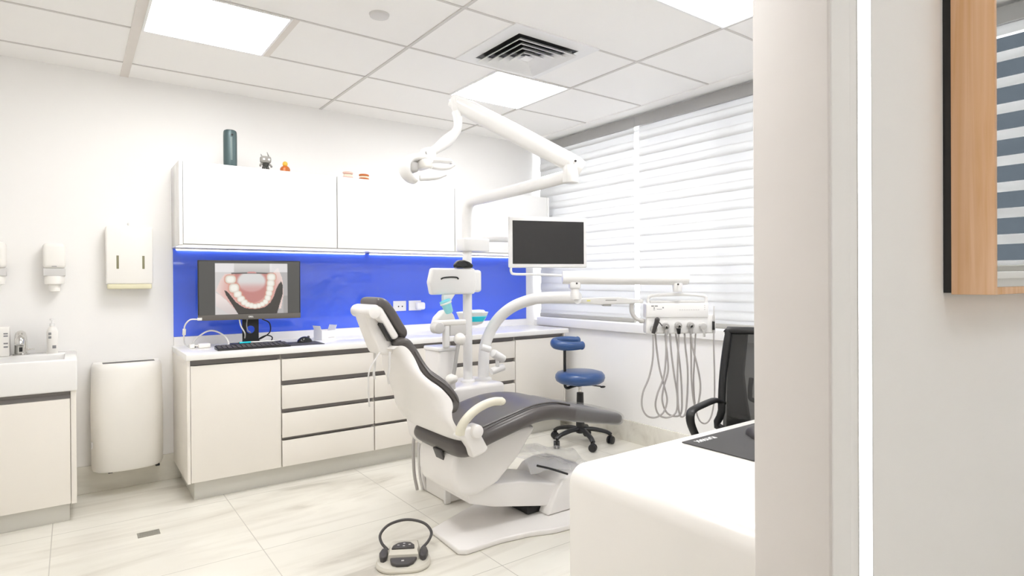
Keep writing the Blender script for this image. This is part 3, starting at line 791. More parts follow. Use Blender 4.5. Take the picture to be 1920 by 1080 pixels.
# keyboard
TK = frame((.652, -.487, ZK), (1, -.03))
t = thing('keyboard', 'black computer keyboard in front of the monitor', 'keyboard', (.652, -.487, ZK))
b = MB(); b.prism([(-.068, 0), (-.068, .010), (.060, .021), (.066, .019), (.066, 0)], 'x', -.217, .217, bev=.002, T=TK); part('base', b, 'black', t)
for r in range(5):
    b = MB()
    for k in range(15):
        x = -.212 + k * .0282; y = -.060 + r * .0245
        b.box(x, x + .0245, y, y + .0205, .011 + .0021 * r, .0165 + .0021 * r, bev=.002, seg=1)
    b.xf(TK); part('key_row', b, 'dgrey', t)
b = MB(); b.box(.842, 1.100, -.545, -.30, ZK, ZK + .0035, bev=.0012, T=None); b.xf(Matrix.Translation((.97, -.42, 0)) @ Matrix.Rotation(-.05, 4, 'Z') @ Matrix.Translation((-.97, .42, 0)))
solo('mouse_pad', b, 'pad', 'thin black mouse pad on the worktop beside the keyboard', 'mouse pad')
def mouse(name, label, c, rz, grey):
    t = thing(name, label, 'mouse', c)
    T = Matrix.Translation(c) @ Matrix.Rotation(rz, 4, 'Z')
    b = MB(); R = []
    for k in range(13):
        q = k / 12; y = -.058 + .116 * q; e = math.sqrt(max(.01, 1 - abs(2 * q - 1) ** 3)); h = (.012 + .027 * math.sin(PI * (.12 + .80 * q)) ** .8) * e; wd = (.030 + .003 * math.cos(2 * PI * q)) * e
        R.append([(wd * math.cos(a), y, .001 + h * max(0, math.sin(a)) ** .8) for a in [PI * j / 14 for j in range(15)]])
    b.rings(R, T=T); part('body', b, grey, t)
    b = MB(); b.cyl((-.004, .032, .033), (.004, .032, .033), .009, n=16); b.xf(T); part('scroll_wheel', b, 'dgrey', t)
    return t
mouse('computer_mouse', 'black computer mouse on the small pad beside the keyboard', (1.015, -.37, ZK + .0035), -1.2, 'blackg')
t = thing('pen', 'slim pen with a cyan and white barrel lying above the keyboard', 'pen', (.73, -.40, ZK))
p0, p1 = V((.578, -.408, .9155)), V((.80, -.425, .9155)); dv = p1 - p0
b = MB(); b.cyl(p0 + dv * .04, p0 + dv * .34, .0055, n=14); part('cap', b, 'cyan', t, 'cyan cap')
b = MB(); b.cyl(p0 + dv * .34, p1, .0048, n=14); part('barrel', b, 'wp', t, 'white barrel')
b = MB(); b.cyl(p0, p0 + dv * .04, .003, .005, n=12); part('tip', b, 'dgrey', t)
# cables and power bits
b = MB(); b.tube([(.352, -.350, 1.074), (.315, -.33, 1.072), (.292, -.30, 1.04), (.288, -.28, 1.00), (.290, -.25, .95), (.300, -.21, .915), (.325, -.19, .8925), (.36, -.20, .8905)], .0045, smooth=8); b.cyl((.2885, -.285, 1.012), (.2885, -.272, .975), .010, n=16)
solo('white_cable', b, 'hose_w', 'white cable with a bead plugged into the lower left monitor corner', 'cable')
b = MB(); b.tube([(.33, -.24, .8935), (.36, -.235, .94), (.42, -.24, .985), (.47, -.26, .988), (.520, -.30, .955), (.535, -.345, .915), (.525, -.375, .905), (.515, -.392, .891)], .005, smooth=8); solo('white_cable', b, 'hose_w', 'white cable looping up behind the left end of the keyboard', 'cable')
t = thing('power_adapter', 'white power adapter with cable lying at the left end of the worktop', 'adapter', (.38, -.27, ZK))
b = MB(); b.box(.365, .435, -.31, -.255, ZK, ZK + .030, bev=.008); part('body', b, 'wp_warm', t)
b = MB(); b.box(.318, .348, -.29, -.26, ZK, ZK + .028, bev=.007); b.tube([(.348, -.275, .90), (.357, -.28, .900), (.366, -.28, .900)], .005, smooth=3); part('plug', b, 'wp_warm', t)
b = MB(); b.box(.348, .352, -.288, -.262, ZK + .004, ZK + .014); part('prong', b, 'dgrey', t)
b = MB(); b.tube([(.74, -.36, 1.06), (.79, -.34, 1.03), (.795, -.33, .97), (.75, -.31, .93), (.70, -.30, .91), (.74, -.27, .895), (.80, -.29, .895), (.815, -.31, .93), (.78, -.30, .945), (.735, -.28, .92), (.77, -.24, .8945), (.85, -.22, .8905), (.90, -.20, .8905)], .004, smooth=8)
solo('black_cable', b, 'black', 'tangled black cable hanging behind the right side of the monitor stand', 'cable')
b = MB(); b.tube([(.595, -.37, 1.062), (.605, -.365, 1.02), (.632, -.355, .965), (.640, -.26, .90), (.64, -.18, .8905)], .0042, smooth=6); solo('white_cable', b, 'hose_w', 'short white cable running down left of the monitor stand', 'cable')
b = MB(); b.tube([(.648, -.345, 1.06), (.646, -.338, 1.02), (.655, -.331, .985), (.67, -.327, .972), (.68, -.24, .93), (.70, -.16, .8905)], .0035, smooth=6); solo('grey_cable', b, 'hose', 'grey cable looped through the hole of the monitor stand', 'cable')
# small white carton with open flaps
t = thing('carton', 'small open white carton with a grey print on the worktop, right of the mouse', 'box', (1.20, -.22, ZK))
TB = Matrix.Translation((1.215, -.20, ZK)) @ Matrix.Rotation(.28, 4, 'Z')
b = MB(); b.box(-.060, .060, -.050, -.047, 0, .066); b.box(-.060, .060, .047, .050, 0, .066); b.box(-.060, -.057, -.047, .047, 0, .066); b.box(.057, .060, -.047, .047, 0, .066); b.box(-.057, .057, -.047, .047, 0, .003); b.xf(TB); part('body', b, 'wp', t)
for q, s in ((-1, 1), (1, -1)):
    b = MB(); b.box(-.001, .001, -.045, .045, 0, .038); b.xf(TB @ Matrix.Translation((q * .0585, 0, .0662)) @ Matrix.Rotation(q * .35, 4, 'Y')); part('flap', b, 'wp', t)
b = MB(); b.box(-.005, .045, -.0508, -.0500, .010, .018); b.xf(TB); part('print', b, 'lgrey', t)

# ================================================================== wall-side partition items near the camera
b = MB(); b.box(1.000, 1.058, YF0 + .004, YF0 + .012, 0.0, 2.62); 
t = thing('led_strip', 'tall bright white light strip set in the wall beside the doorway', 'light', (1.029, YF0, 0))
part('diffuser', b, 'led', t)
b = MB(); b.box(.993, .9995, YF0 - .002, YF0 + .03, 0, 2.62); b.box(1.0585, 1.0625, YF0 - .002, YF0 + .03, 0, 2.62); b.box(.9995, 1.0585, YF0 + .013, YF0 + .03, 0, 2.62); part('channel', b, 'lgrey', t)
# wood sided mirror box
mx0, mx1, my0, mz0, mz1 = 1.458, 2.35, -4.104, 1.262, 2.30
t = thing('wall_mirror', 'deep wooden framed mirror on the near wall, reflecting striped blinds', 'mirror', (1.9, -4.05, mz0))
b = MB(); b.box(mx0 + .002, mx1 - .004, YF0 - .017, YF0 - .0005, mz0 + .004, mz1 - .004); part('back_panel', b, 'black', t, 'black back panel')
b = MB(); b.box(mx0, mx0 + .018, my0, YF0 - .017, mz0, mz1, bev=.002); b.box(mx1 - .018, mx1, my0, YF0 - .017, mz0, mz1, bev=.002)
b.box(mx0 + .018, mx1 - .018, my0 + .002, YF0 - .017, mz0, mz0 + .018, bev=.002); b.box(mx0 + .018, mx1 - .018, my0 + .002, YF0 - .017, mz1 - .018, mz1, bev=.002)
part('frame', b, 'wood', t, 'orange wood sides')
b = MB(); b.box(mx0 + .0185, mx1 - .0185, my0 + .006, my0 + .012, mz0 + .0185, mz1 - .0185); part('glass', b, 'mirror', t, 'mirror surface')
# ================================================================== dental chair
CY = -1.89
t = thing('dental_chair', 'white and charcoal reclining dental chair in the middle of the room', 'dental chair', (1.5, CY, 0))
# floor plate
b = MB(); b.prism([(1.185, -2.12), (1.20, -1.83), (1.45, -1.72), (1.80, -1.58), (2.20, -1.55), (2.24, -1.62), (2.24, -2.18), (2.18, -2.235), (1.85, -2.235), (1.70, -2.215), (1.58, -2.17), (1.42, -2.145), (1.22, -2.148)], 'z', 0.0, .030, bev=.010)
part('floor_plate', b, 'shell', t, angle=.5)
# foot bracket and lift arm
b = MB(); b.prism([(1.775, .031), (2.16, .031), (2.16, .20), (2.10, .235), (1.97, .235), (1.90, .215), (1.85, .165)], 'y', -2.08, -1.68, bev=.016); part('foot_bracket', b, 'shell', t, angle=.5)
b = MB(); b.prism([(1.28, .265), (1.36, .275), (1.62, .245), (1.90, .175), (1.88, .075), (1.80, .070), (1.45, .145), (1.30, .195)], 'y', -2.045, -1.73, bev=.014); part('lift_arm', b, 'shell', t, angle=.5)
b = MB(); b.box(1.70, 1.80, -2.00, -1.78, .031, .075, bev=.01); part('pivot_block', b, 'black', t, 'black pivot under the lift arm')
# body below the seat
b = MB(); b.prism([(1.215, .475), (1.190, .42), (1.192, .33), (1.215, .264), (1.262, .240), (1.345, .240), (1.46, .275), (1.584, .377), (1.715, .525), (1.66, .540), (1.45, .525), (1.30, .480)], 'y', -2.07, -1.71, bev=.050, seg=5); part('body', b, 'shell', t, angle=.6)
# seat and leg rest upholstery, one continuous pad
path = [(1.185, .520, .235), (1.245, .500, .262), (1.34, .537, .270), (1.49, .575, .275), (1.65, .606, .272), (1.80, .602, .258), (1.95, .566, .236), (2.15, .518, .205), (2.30, .486, .192), (2.385, .468, .185)]
part('seat', pad_loft(path, CY, None, lambda s: .105 - .025 * sstep(.55, 1, s), ey=.38, ez=.62, dish=.010), 'leather', t, 'charcoal upholstered seat and leg rest', angle=1.2)
for dz, dy in ((.0, 0),):
    b = MB(); b.tube([(1.33, CY - .235, .590), (1.49, CY - .238, .627), (1.65, CY - .235, .656), (1.80, CY - .222, .650), (1.92, CY - .208, .620)], .005, n=8); part('seam', b, 'leather', t)
# clear plastic cover over the end of the leg rest
pl = [(1.915, .576, .246), (1.97, .562, .238), (2.15, .518, .211), (2.30, .486, .198), (2.397, .465, .190)]
part('plastic_cover', pad_loft(pl, CY, None, lambda s: .100 - .008 * s, ey=.38, ez=.62), 'sleeve', t, 'clear plastic sleeve over the foot end', angle=1.2)
# back rest: curved white shell and pad, wide at the waist and narrow at the top
front = [(1.135, .688, .270), (1.165, .717, .265), (1.168, .749, .258), (1.145, .787, .250), (1.113, .827, .226), (1.063, .870, .195), (1.036, .917, .165), (1.010, .976, .138), (.975, 1.017, .128), (.925, 1.008, .126)]
def back_shell():
    P = spline([(p[0], p[2], p[1]) for p in [(1.215, .555, .285), (1.182, .578, .294), (1.140, .650, .280), (1.135, .690, .272), (1.144, .718, .266), (1.138, .752, .258), (1.096, .805, .243), (1.046, .85, .208), (1.020, .888, .183), (1.006, .948, .146), (.980, .990, .132), (.948, 1.005, .127), (.918, .992, .122)]], 5); m = len(P); R = []
    for i, c in enumerate(P):
        s = i / (m - 1); h = c.y - .002
        zz = [(.54, 1.170), (.58, 1.140), (.65, 1.085), (.75, 1.038), (.85, .985), (.95, .948), (1.01, .905)]
        xb = zz[0][1]
        for (z0, x0), (z1, x1) in zip(zz, zz[1:]):
            if c.z >= z0: xb = x0 + (x1 - x0) * min(1, (c.z - z0) / (z1 - z0))
        dep = max(.020, c.x - xb)
        ring = []
        for q in range(25):
            an = PI * q / 24; dd = math.sin(an) ** .6 * dep
            ring.append((c.x - dd * .97, CY + sx(math.cos(an), .5) * h, c.z))
        for q in range(7):
            u = q / 6; ring.append((c.x + .004, CY + (-h + .008) * (1 - u) + (h - .008) * u, c.z))
        R.append(ring)
    b = MB(); b.rings(R); return b
part('back_shell', back_shell(), 'shell', t, 'white moulded back shell', angle=1.0)
part('backrest', pad_loft(front, CY, None, lambda s: .052, ey=.3, ez=.6, round_end=.03), 'leather', t, 'charcoal back pad', angle=1.2)
b = MB(); b.tube([(1.176, CY - .262, .735), (1.150, CY - .254, .785), (1.112, CY - .229, .828), (1.064, CY - .199, .870), (1.038, CY - .169, .917), (1.012, CY - .142, .974)], .004, n=8); part('seam', b, 'leather', t)
# head rest on its neck
hp = [(.842, 1.203, .110), (.874, 1.203, .114), (.908, 1.166, .116), (.950, 1.100, .116), (.973, 1.062, .112), (.958, 1.042, .104)]
part('headrest', pad_loft(hp, CY, None, lambda s: .052, ey=.4, ez=.62, round_end=.02), 'leather', t, 'charcoal headrest pad', angle=1.2)
b = MB(); b.prism([(.812, 1.196), (.838, 1.200), (.868, 1.184), (.952, 1.045), (.925, 1.030), (.905, 1.045), (.865, 1.113), (.82, 1.150), (.800, 1.172)], 'y', CY - .108, CY + .108, bev=.016, seg=4); part('headrest_shell', b, 'shell', t, angle=.6)
b = MB(); b.cyl((.822, CY - .125, 1.166), (.822, CY + .10, 1.166), .030); part('headrest_knuckle', b, 'shell', t)
b = MB(); b.prism([(.790, 1.170), (.805, 1.12), (.843, 1.02), (.866, .965), (.930, .955), (.945, 1.0), (.912, 1.036), (.868, 1.108), (.838, 1.165), (.815, 1.185)], 'y', CY - .075, CY + .06, bev=.016, seg=4); part('neck', b, 'shell', t, angle=.6)
b = MB(); b.box(-.006, .006, -.080, .05, -.050, .045, bev=.002); b.xf(Matrix.Translation((.882, CY - .032, 1.072)) @ Matrix.Rotation(-.53, 4, 'Y')); part('neck_slot', b, 'black', t, 'dark gap between neck and headrest')
for k, (x0, y0, x1, zl) in enumerate(((.862, -.085, .800, .735), (.905, -.10, .890, .83), (.885, .02, .872, .84))):
    b = MB(); y = CY + y0; b.tube([(x0, y, .978), (x0 * .7 + x1 * .3, y - .004, .955), (x1 + .006, y - .008, .90), (x1, y - .01, (zl + .9) / 2), (x1 + .004, y - .01, zl)], .005, n=8, flat=(.006, .002)); part('strap', b, 'lgrey', t, 'hanging grey strap end')
# armrest on the near side, with its white pivot
AY = -2.205
b = MB(); b.tube([(1.160, AY + .015, .595), (1.164, AY + .01, .628), (1.186, AY, .665), (1.230, AY, .696), (1.280, AY, .716), (1.334, AY, .726), (1.385, AY, .722)], lambda q: 1.0 - .18 * q, n=18, smooth=8, flat=(.028, .022)); b.sphere((1.385, AY, .722), (.020, .023, .018)); part('armrest', b, 'beige', t, 'curved beige armrest', angle=1.2)
b = MB(); b.prism([(1.130, .590), (1.165, .618), (1.24, .625), (1.275, .570), (1.312, .505), (1.292, .488), (1.222, .472), (1.206, .52), (1.175, .565)], 'y', AY + .0, AY + .05, bev=.014, seg=4); part('armrest_bracket', b, 'shell', t, angle=.6)
b = MB(); b.cyl((1.238, AY - .022, .600), (1.238, AY + .05, .600), .032, n=32, bev=.010); part('armrest_pivot', b, 'shell', t)
b = MB(); b.box(-.030, .030, -.04, .04, -.006, .006, bev=.003); b.xf(Matrix.Translation((1.190, CY - .05, .442)) @ Matrix.Rotation(1.2, 4, 'Y')); part('vent_slot', b, 'dgrey', t)

# crumpled clear plastic sheet over the front of the chair base
def sheet():
    b = MB(); NXs, NYs = 26, 20; R = []
    for i in range(NXs + 1):
        row = []
        for j in range(NYs + 1):
            u, v = i / NXs, j / NYs
            x = 1.68 + .46 * u; y = -2.055 + .50 * v
            base = .335 - .068 * sstep(.15, 1, u) + .030 * math.sin(v * 9 + u * 4) * u + .02 * noise.noise((x * 14, y * 14, 0.3))
            edge = max(abs(v - .5) * 2 - .82, 0) * .35
            row.append(b.bm.verts.new((x, y, base - edge)))
        R.append(row)
    for i in range(NXs):
        for j in range(NYs): b.bm.faces.new((R[i][j], R[i + 1][j], R[i + 1][j + 1], R[i][j + 1]))
    return b
o = solo('plastic_sheet', sheet(), 'sheet', 'crumpled clear plastic sheet lying over the foot of the dental chair', 'plastic sheet', angle=3)
b = MB(); b.tube([(1.700, -2.085, .322), (1.80, -2.09, .285), (1.905, -2.095, .240)], .006, n=8, smooth=6); solo('rubber_strip', b, 'black', 'thin black strip along the edge of the plastic sheet', 'strip')

# foot control
FX, FY = .975, -1.925
t = thing('foot_control', 'beige grey foot pedal control with a black carrying hoop on the floor', 'foot pedal', (FX, FY, 0))
TF = Matrix.Translation((.962, -2.005, 0)) @ Matrix.Rotation(math.radians(-30), 4, 'Z')   # local -y points towards the doorway
out = [(-.085, -.128), (-.045, -.140), (.045, -.140), (.085, -.128), (.118, -.085), (.122, -.02), (.098, .07), (.06, .10), (-.06, .10), (-.098, .07), (-.122, -.02), (-.118, -.085)]
b = MB()
def orr(s, z, dy=0): return [(q.x * s, q.y * s + dy, z) for q in spline([(x, y, 0) for x, y in out], 5, True)]
b.rings([orr(.97, .0), orr(1.0, .005), orr(1.0, .012), orr(.95, .022)], T=TF); part('base', b, 'pedal', t, angle=.6)
def hs(wx, y0, y1, z): return [(-wx, y0, z), (wx, y0, z), (wx * 1.05, (y0 + y1) / 2, z), (wx * .9, y1, z), (-wx * .9, y1, z), (-wx * 1.05, (y0 + y1) / 2, z)]
b = MB(); b.rings([hs(.072, -.052, .098, .018), hs(.068, -.048, .092, .046), hs(.062, -.030, .075, .058), hs(.045, -.005, .05, .060)], T=TF); part('housing', b, 'pedal', t, angle=.6)
b = MB(); b.prism([(-.060, -.054), (-.052, -.098), (-.026, -.122), (.026, -.122), (.050, -.098), (.064, -.054)], 'z', .022, .037, bev=.005, T=TF); part('pedal', b, 'dgrey', t, 'dark main pedal')
b = MB(); b.prism([(-.056, -.022), (-.052, .005), (-.030, .034), (0, .044), (.03, .036), (.048, .008), (.050, -.022)], 'z', .052, .068, bev=.005, T=TF); part('joystick_pad', b, 'dgrey', t, 'dark half-round pad')
for dx, dy in ((-.026, .004), (0, .020), (.026, .006), (0, -.006)): b = MB(); b.box(dx - .005, dx + .005, dy - .004, dy + .004, .0678, .0688, bev=.0003); b.xf(TF); part('icon', b, 'lgrey', t)
for s in (-1, 1):
    b = MB(); b.prism([(s * .076, -.055), (s * .074, .012), (s * .086, .036), (s * .104, .030), (s * .113, -.015), (s * .103, -.062), (s * .088, -.070)], 'z', .020, .046, bev=.006, T=TF); part('side_button', b, 'dgrey', t, 'dark side button')
b = MB(); b.box(-.006, .006, -.094, -.084, .0368, .0380, bev=.0003); b.xf(TF); part('icon', b, 'lgrey', t)
b = MB(); b.tube([tuple(TF @ V(p)) for p in ((-.080, .060, .022), (-.112, .090, .045), (-.122, .125, .072), (-.090, .165, .098), (-.03, .190, .110), (.03, .190, .110), (.092, .165, .098), (.124, .125, .072), (.112, .090, .045), (.080, .060, .022))], .0068, n=12, smooth=8); part('hoop', b, 'dgrey', t, 'black carrying hoop')

# ================================================================== dental unit column behind the chair
t = thing('dental_unit', 'white dental unit column with lamp post and arms behind the chair', 'dental unit', (1.55, -1.38, 0))
UY0, UY1 = -1.52, -1.20
b = MB(); b.prism([(1.475, 0.0), (1.845, 0.0), (1.845, .45), (1.80, .55), (1.47, .55), (1.455, .30)], 'y', UY0, UY1, bev=.018); part('floor_box', b, 'shell', t, angle=.5)
b = MB(); b.box(1.462, 1.500, UY0 - .006, UY0 + .02, .0, .40, bev=.005); part('corner_strip', b, 'wp', t)
b = MB(); b.prism([(1.295, .53), (1.32, .40), (1.39, .33), (1.55, .38), (1.55, .905), (1.432, .905), (1.42, .62)], 'y', UY0 + .005, UY0 + .18, bev=.016); part('tower', b, 'shell', t, angle=.5)
b = MB(); b.box(1.425, 1.555, UY0 - .001, UY0 + .186, .893, .918, bev=.008); part('tower_lid', b, 'wp', t)
b = MB(); b.box(1.50, 1.90, UY0 - .0, UY1 + .02, .54, .672, bev=.022, seg=4); part('pole_base', b, 'shell', t)
PX, PY = 1.725, -1.36
b = MB(); b.cyl((PX, PY, .665), (PX, PY, 1.555), .029); part('post', b, 'wp', t)
b = MB(); b.lathe((PX, PY, .668), [(0, .046), (.012, .046), (.022, .032)]); part('post_collar', b, 'wp', t)
b = MB(); b.box(1.675, 1.866, PY - .05, PY + .05, 1.492, 1.574, bev=.010); part('junction_box', b, 'wp', t)
b = MB(); b.cyl((1.862, PY + .02, 1.585), (2.10, PY + .02, 1.590), .026); part('monitor_boom', b, 'wp', t)
# lamp post with its bend and upper arm
AE = V((1.755, -2.30, 1.835))
b = MB(); b.tube([(PX, PY, 1.565), (PX, PY, 1.66), (PX, PY, 1.735), (PX + .002, PY - .022, 1.785), (PX + .004, PY - .075, 1.805), (PX + .008, PY - .20, 1.808), (PX + .018, PY - .5, 1.818), (AE.x - .002, AE.y + .02, AE.z)], .033, n=20, smooth=8); part('lamp_post', b, 'wp', t, angle=1.2)
b = MB(); b.cyl(AE + V((0, 0, -.038)), AE + V((0, 0, .050)), .040, n=28); part('joint', b, 'wp', t)
b = MB(); b.sphere((PX + .004, PY - .03, 1.828), (.008, .012, .008)); part('warning_sticker', b, 'pcream', t, 'pale yellow sticker')
# tray arm tube
TE = V((2.075, -2.00, 1.205))
b = MB(); b.tube([(1.842, PY, .665), (1.848, PY, .82), (1.865, PY - .01, .93), (1.915, PY - .05, 1.05), (1.975, PY - .13, 1.135), (2.035, PY - .25, 1.185), (2.055, PY - .38, 1.200), (2.072, PY - .60, 1.205), TE], .036, n=20, smooth=8); part('tray_arm', b, 'wp', t, angle=1.2)
b = MB(); b.lathe((1.842, PY, .668), [(0, .055), (.012, .055), (.022, .040)]); part('arm_collar', b, 'wp', t)
b = MB(); b.cyl(TE + V((-.01, .01, -.01)), TE + V((-.012, .012, .072)), .030, .022); part('knuckle', b, 'wp', t)
SA0, SA1 = V((2.015, -1.965, 1.322)), V((2.60, -2.335, 1.312))
dA = (SA1 - SA0).normalized()
b = MB(); b.tube([SA0 - dA * .02, SA0 + dA * .02, SA0.lerp(SA1, .5), SA1 - dA * .02, SA1 + dA * .03], lambda q: .90 + .10 * math.sin(PI * q), n=20, smooth=6, flat=(.034, .039)); part('spring_arm', b, 'wp', t, angle=1.2)
b = MB(); b.box(-.032, .032, -.03, .03, 1.255, 1.315, bev=.012); b.xf(Matrix.Translation((TE.x - .012, TE.y + .012, 0)) @ Matrix.Rotation(-.56, 4, 'Z')); part('arm_bracket', b, 'wp', t)
for p in ((TE.x - .022, TE.y - .018, 1.288), (SA1.x - .055, SA1.y - .01, 1.279)): b = MB(); b.sphere(p, .0055); part('screw', b, 'dgrey', t)
b = MB(); b.cyl((SA1.x - .03, SA1.y + .015, 1.235), (SA1.x - .03, SA1.y + .015, 1.285), .026, .030); part('tray_pivot', b, 'wp', t)
# cup filler / box on the post
b = MB()
BX = [(1.432, 1.225), (1.735, 1.225), (1.752, 1.30), (1.737, 1.384), (1.437, 1.384), (1.416, 1.30)]
b.prism([(q.x, q.z) for q in spline([(x, 0, z) for x, z in BX], 1, True)], 'y', PY - .075, PY - .030, bev=.012); part('water_box', b, 'wp', t, 'white rounded water box', angle=.5)
b = MB(); b.box(1.60, 1.80, PY - .06, PY + .045, 1.235, 1.375, bev=.02); part('box_clamp', b, 'wp', t)
b = MB(); b.tube([(1.492, PY - .0775, 1.318), (1.51, PY - .0785, 1.326), (1.555, PY - .0785, 1.330), (1.60, PY - .0785, 1.328), (1.613, PY - .0775, 1.318)], .0045, n=10); part('grip_slot', b, 'black', t)
b = MB(); b.prism([(1.512, 1.225), (1.565, 1.225), (1.60, 1.228), (1.555, 1.17), (1.545, 1.15), (1.512, 1.16)], 'y', PY - .07, PY - .04, bev=.008); part('cup_holder', b, 'wp', t)
ax = V((.34, -.10, -.93)).normalized(); c0 = V((1.513, PY - .085, 1.190))
b = MB(); b.lathe(c0, [(0, .034), (.004, .036), (.010, .033), (.075, .024), (.082, .018)], ax=ax, n=28); part('cup', b, 'cyan_pale', t, 'pale cyan plastic cup', angle=1.0)
b = MB(); b.lathe(c0 - ax * .002, [(0, 0.0), (.001, .030), (.003, .030)], ax=ax, n=28); part('cup_inside', b, 'cyan', t, 'bright cyan cup mouth')
b = MB(); b.lathe(c0 + ax * .012, [(0, .034), (.003, .037), (.010, .036)], ax=ax, n=28); part('cup_ring', b, 'wp', t)
# camera-like black handpiece holder on top of the box
b = MB(); b.prism([(1.60, 1.385), (1.598, 1.408), (1.622, 1.432), (1.65, 1.436), (1.69, 1.425), (1.722, 1.405), (1.715, 1.385)], 'y', PY - .085, PY - .035, bev=.010); part('black_grip', b, 'blackg', t, 'glossy black grip on the water box')
# cuspidor bowl and spout
b = MB(); b.lathe((1.80, -1.30, 1.02), [(0, .03), (.01, .06), (.04, .085), (.075, .10), (.085, .104), (.080, .096), (.03, .06), (.02, .0)], n=32); part('spittoon', b, 'wp', t, angle=1)
b = MB(); b.lathe((1.80, -1.315, 1.0465), [(0, .064), (.032, .085), (.034, .080), (.008, .05), (.006, 0)], n=32); part('bowl_liner', b, 'cyan', t, 'cyan bowl liner')
b = MB(); b.prism([(1.48, 1.03), (1.50, 1.085), (1.545, 1.125), (1.58, 1.13), (1.61, 1.10), (1.63, 1.05), (1.62, 1.03)], 'y', PY - .03, PY + .05, bev=.014); part('bowl_cover', b, 'wp_warm', t)
b = MB(); b.tube([(1.585, PY + .02, 1.10), (1.59, PY + .02, 1.16), (1.575, PY + .02, 1.225)], .009, n=12); part('water_spout', b, mat('blue_tube', (.02, .28, .75), .3), t, 'blue water tube')
b = MB(); b.box(1.84, 1.92, -1.28, -1.20, 1.055, 1.115, bev=.014); part('spittoon_block', b, 'wp', t)
# assistant holder arm
HY = UY0 - .03
b = MB(); b.box(1.395, 1.60, HY, HY + .05, 1.045, 1.078, bev=.010); part('holder_bar', b, 'wp_warm', t)
b = MB(); b.cyl((1.415, HY - .01, 1.035), (1.415, HY + .06, 1.035), .034, bev=.01); part('holder_ring', b, 'lgrey', t)
b = MB(); b.box(1.455, 1.490, HY + .005, HY + .045, .915, 1.06, bev=.010); part('holder_leg', b, 'wp', t)
b = MB(); b.box(1.49, 1.60, HY + .004, HY + .046, .985, 1.05, bev=.006); part('holder_block', b, 'lgrey', t)
b = MB(); b.sphere((1.545, HY - .01, .965), .036); part('ball_joint', b, 'wp_warm', t)
b = MB(); b.cyl((1.535, HY - .01, .94), (1.505, HY - .005, .755), .011); part('suction_rod', b, 'greyp', t, 'grey suction rod')
b = MB(); b.sphere((1.495, HY, .735), (.038, .034, .030)); part('rod_foot', b, 'wp_warm', t)
for p, q, r in (((1.80, HY + .02, .862), (1.885, HY + .03, .815), .026), ((1.80, HY + .04, .745), (1.895, HY + .04, .765), .022), ((1.74, HY + .06, .90), (1.80, HY + .05, .88), .02)): b = MB(); b.cyl(p, q, r); part('suction_handle', b, 'wp', t)
b = MB(); b.cyl((1.845, HY + .035, .772), (1.84, HY + .03, .835), .012); part('handle_stem', b, 'wp', t)
# drain hoses hanging at the back corner of the floor box
for k, (dx, r, mt) in enumerate(((0, .010, 'hose'), (.026, .008, 'lgrey'), (.046, .008, 'lgrey'))):
    b = MB(); x = 1.405 + dx; y = UY1 - .03 - dx * .8; b.tube([(x + .04, y, .42), (x + .008, y, .34), (x, y - .004, .23), (x + .008, y, .11), (x + .03, y + .005, .012)], r, n=12); part('drain_hose', b, mt, t, 'grey hanging hose')

# ------------------------------------------------------------------ lamp on its spring arm
t = thing('operating_lamp', 'white dental operating lamp with handles on a long sloping arm', 'lamp', (1.3, -2.1, 1.8))
S0, S1 = AE + V((.012, -.004, .062)), V((1.270, -1.975, 2.205))
dS = (S1 - S0).normalized()
b = MB(); b.tube([S0 - dS * .055, S0 - dS * .03, S0, S0.lerp(S1, .3), S0.lerp(S1, .7), S1, S1 + dS * .02], lambda q: .80 + .22 * math.sin(PI * min(1, q * 1.05)) - .28 * sstep(.75, 1, q), n=22, smooth=6, flat=(.036, .047)); part('spring_arm', b, 'wp', t, angle=1.2)
b = MB(); b.cyl(AE + V((0, 0, .045)), AE + V((0, 0, .085)), .036); part('elbow', b, 'wp', t)
b = MB(); b.sphere((AE.x - .002, AE.y - .040, AE.z + .068), .006); part('screw', b, 'dgrey', t)
b = MB(); b.cyl(S1 + V((-.008, -.008, .012)), S1 + V((.012, -.008, -.062)), .026, .020); part('head_knuckle', b, 'wp', t)
b = MB(); b.sphere((S1.x + .02, S1.y - .045, S1.z - .02), .005); part('screw', b, 'dgrey', t)
LJ = V((1.255, -2.02, 2.06))
b = MB(); b.tube([S1 + V((.004, -.008, -.055)), (1.276, -1.995, 2.115), (1.266, -2.01, 2.065), (1.235, -2.018, 2.025), (1.175, -2.025, 1.972), (1.125, -2.03, 1.935), (1.095, -2.032, 1.918)], lambda q: .022 + .008 * math.exp(-((q - .62) / .12) ** 2), n=16, smooth=8); part('yoke', b, 'wp', t, angle=1.2)
b = MB(); b.cyl((1.085, -2.06, 1.905), (1.085, -2.0, 1.905), .036, n=28, bev=.01); part('tilt_joint', b, 'wp', t)
b = MB(); b.tube([(1.058, -2.066, 1.912), (1.066, -2.066, 1.886), (1.085, -2.067, 1.874), (1.108, -2.066, 1.882)], .0035, n=8); part('joint_line', b, 'greyp', t)
b = MB()     # C shaped housing, open towards the window side
path = [(1.070, 1.878), (1.035, 1.885), (.985, 1.872), (.962, 1.842), (.968, 1.805), (.990, 1.780), (1.012, 1.772)]
b.tube([(x, -2.04, z) for x, z in path], lambda q: 1 - .30 * sstep(.5, 1, q), n=18, smooth=8, flat=(.052, .020)); part('housing', b, 'wp', t, 'white C shaped lamp housing', angle=1.2)
b = MB(); b.box(.968, 1.005, -2.10, -1.98, 1.805, 1.852, bev=.012); part('reflector', b, 'greyp', t, 'grey reflector block')
b = MB(); b.box(1.018, 1.062, -2.128, -2.02, 1.826, 1.868, bev=.010); part('handle_root', b, 'wp_warm', t)
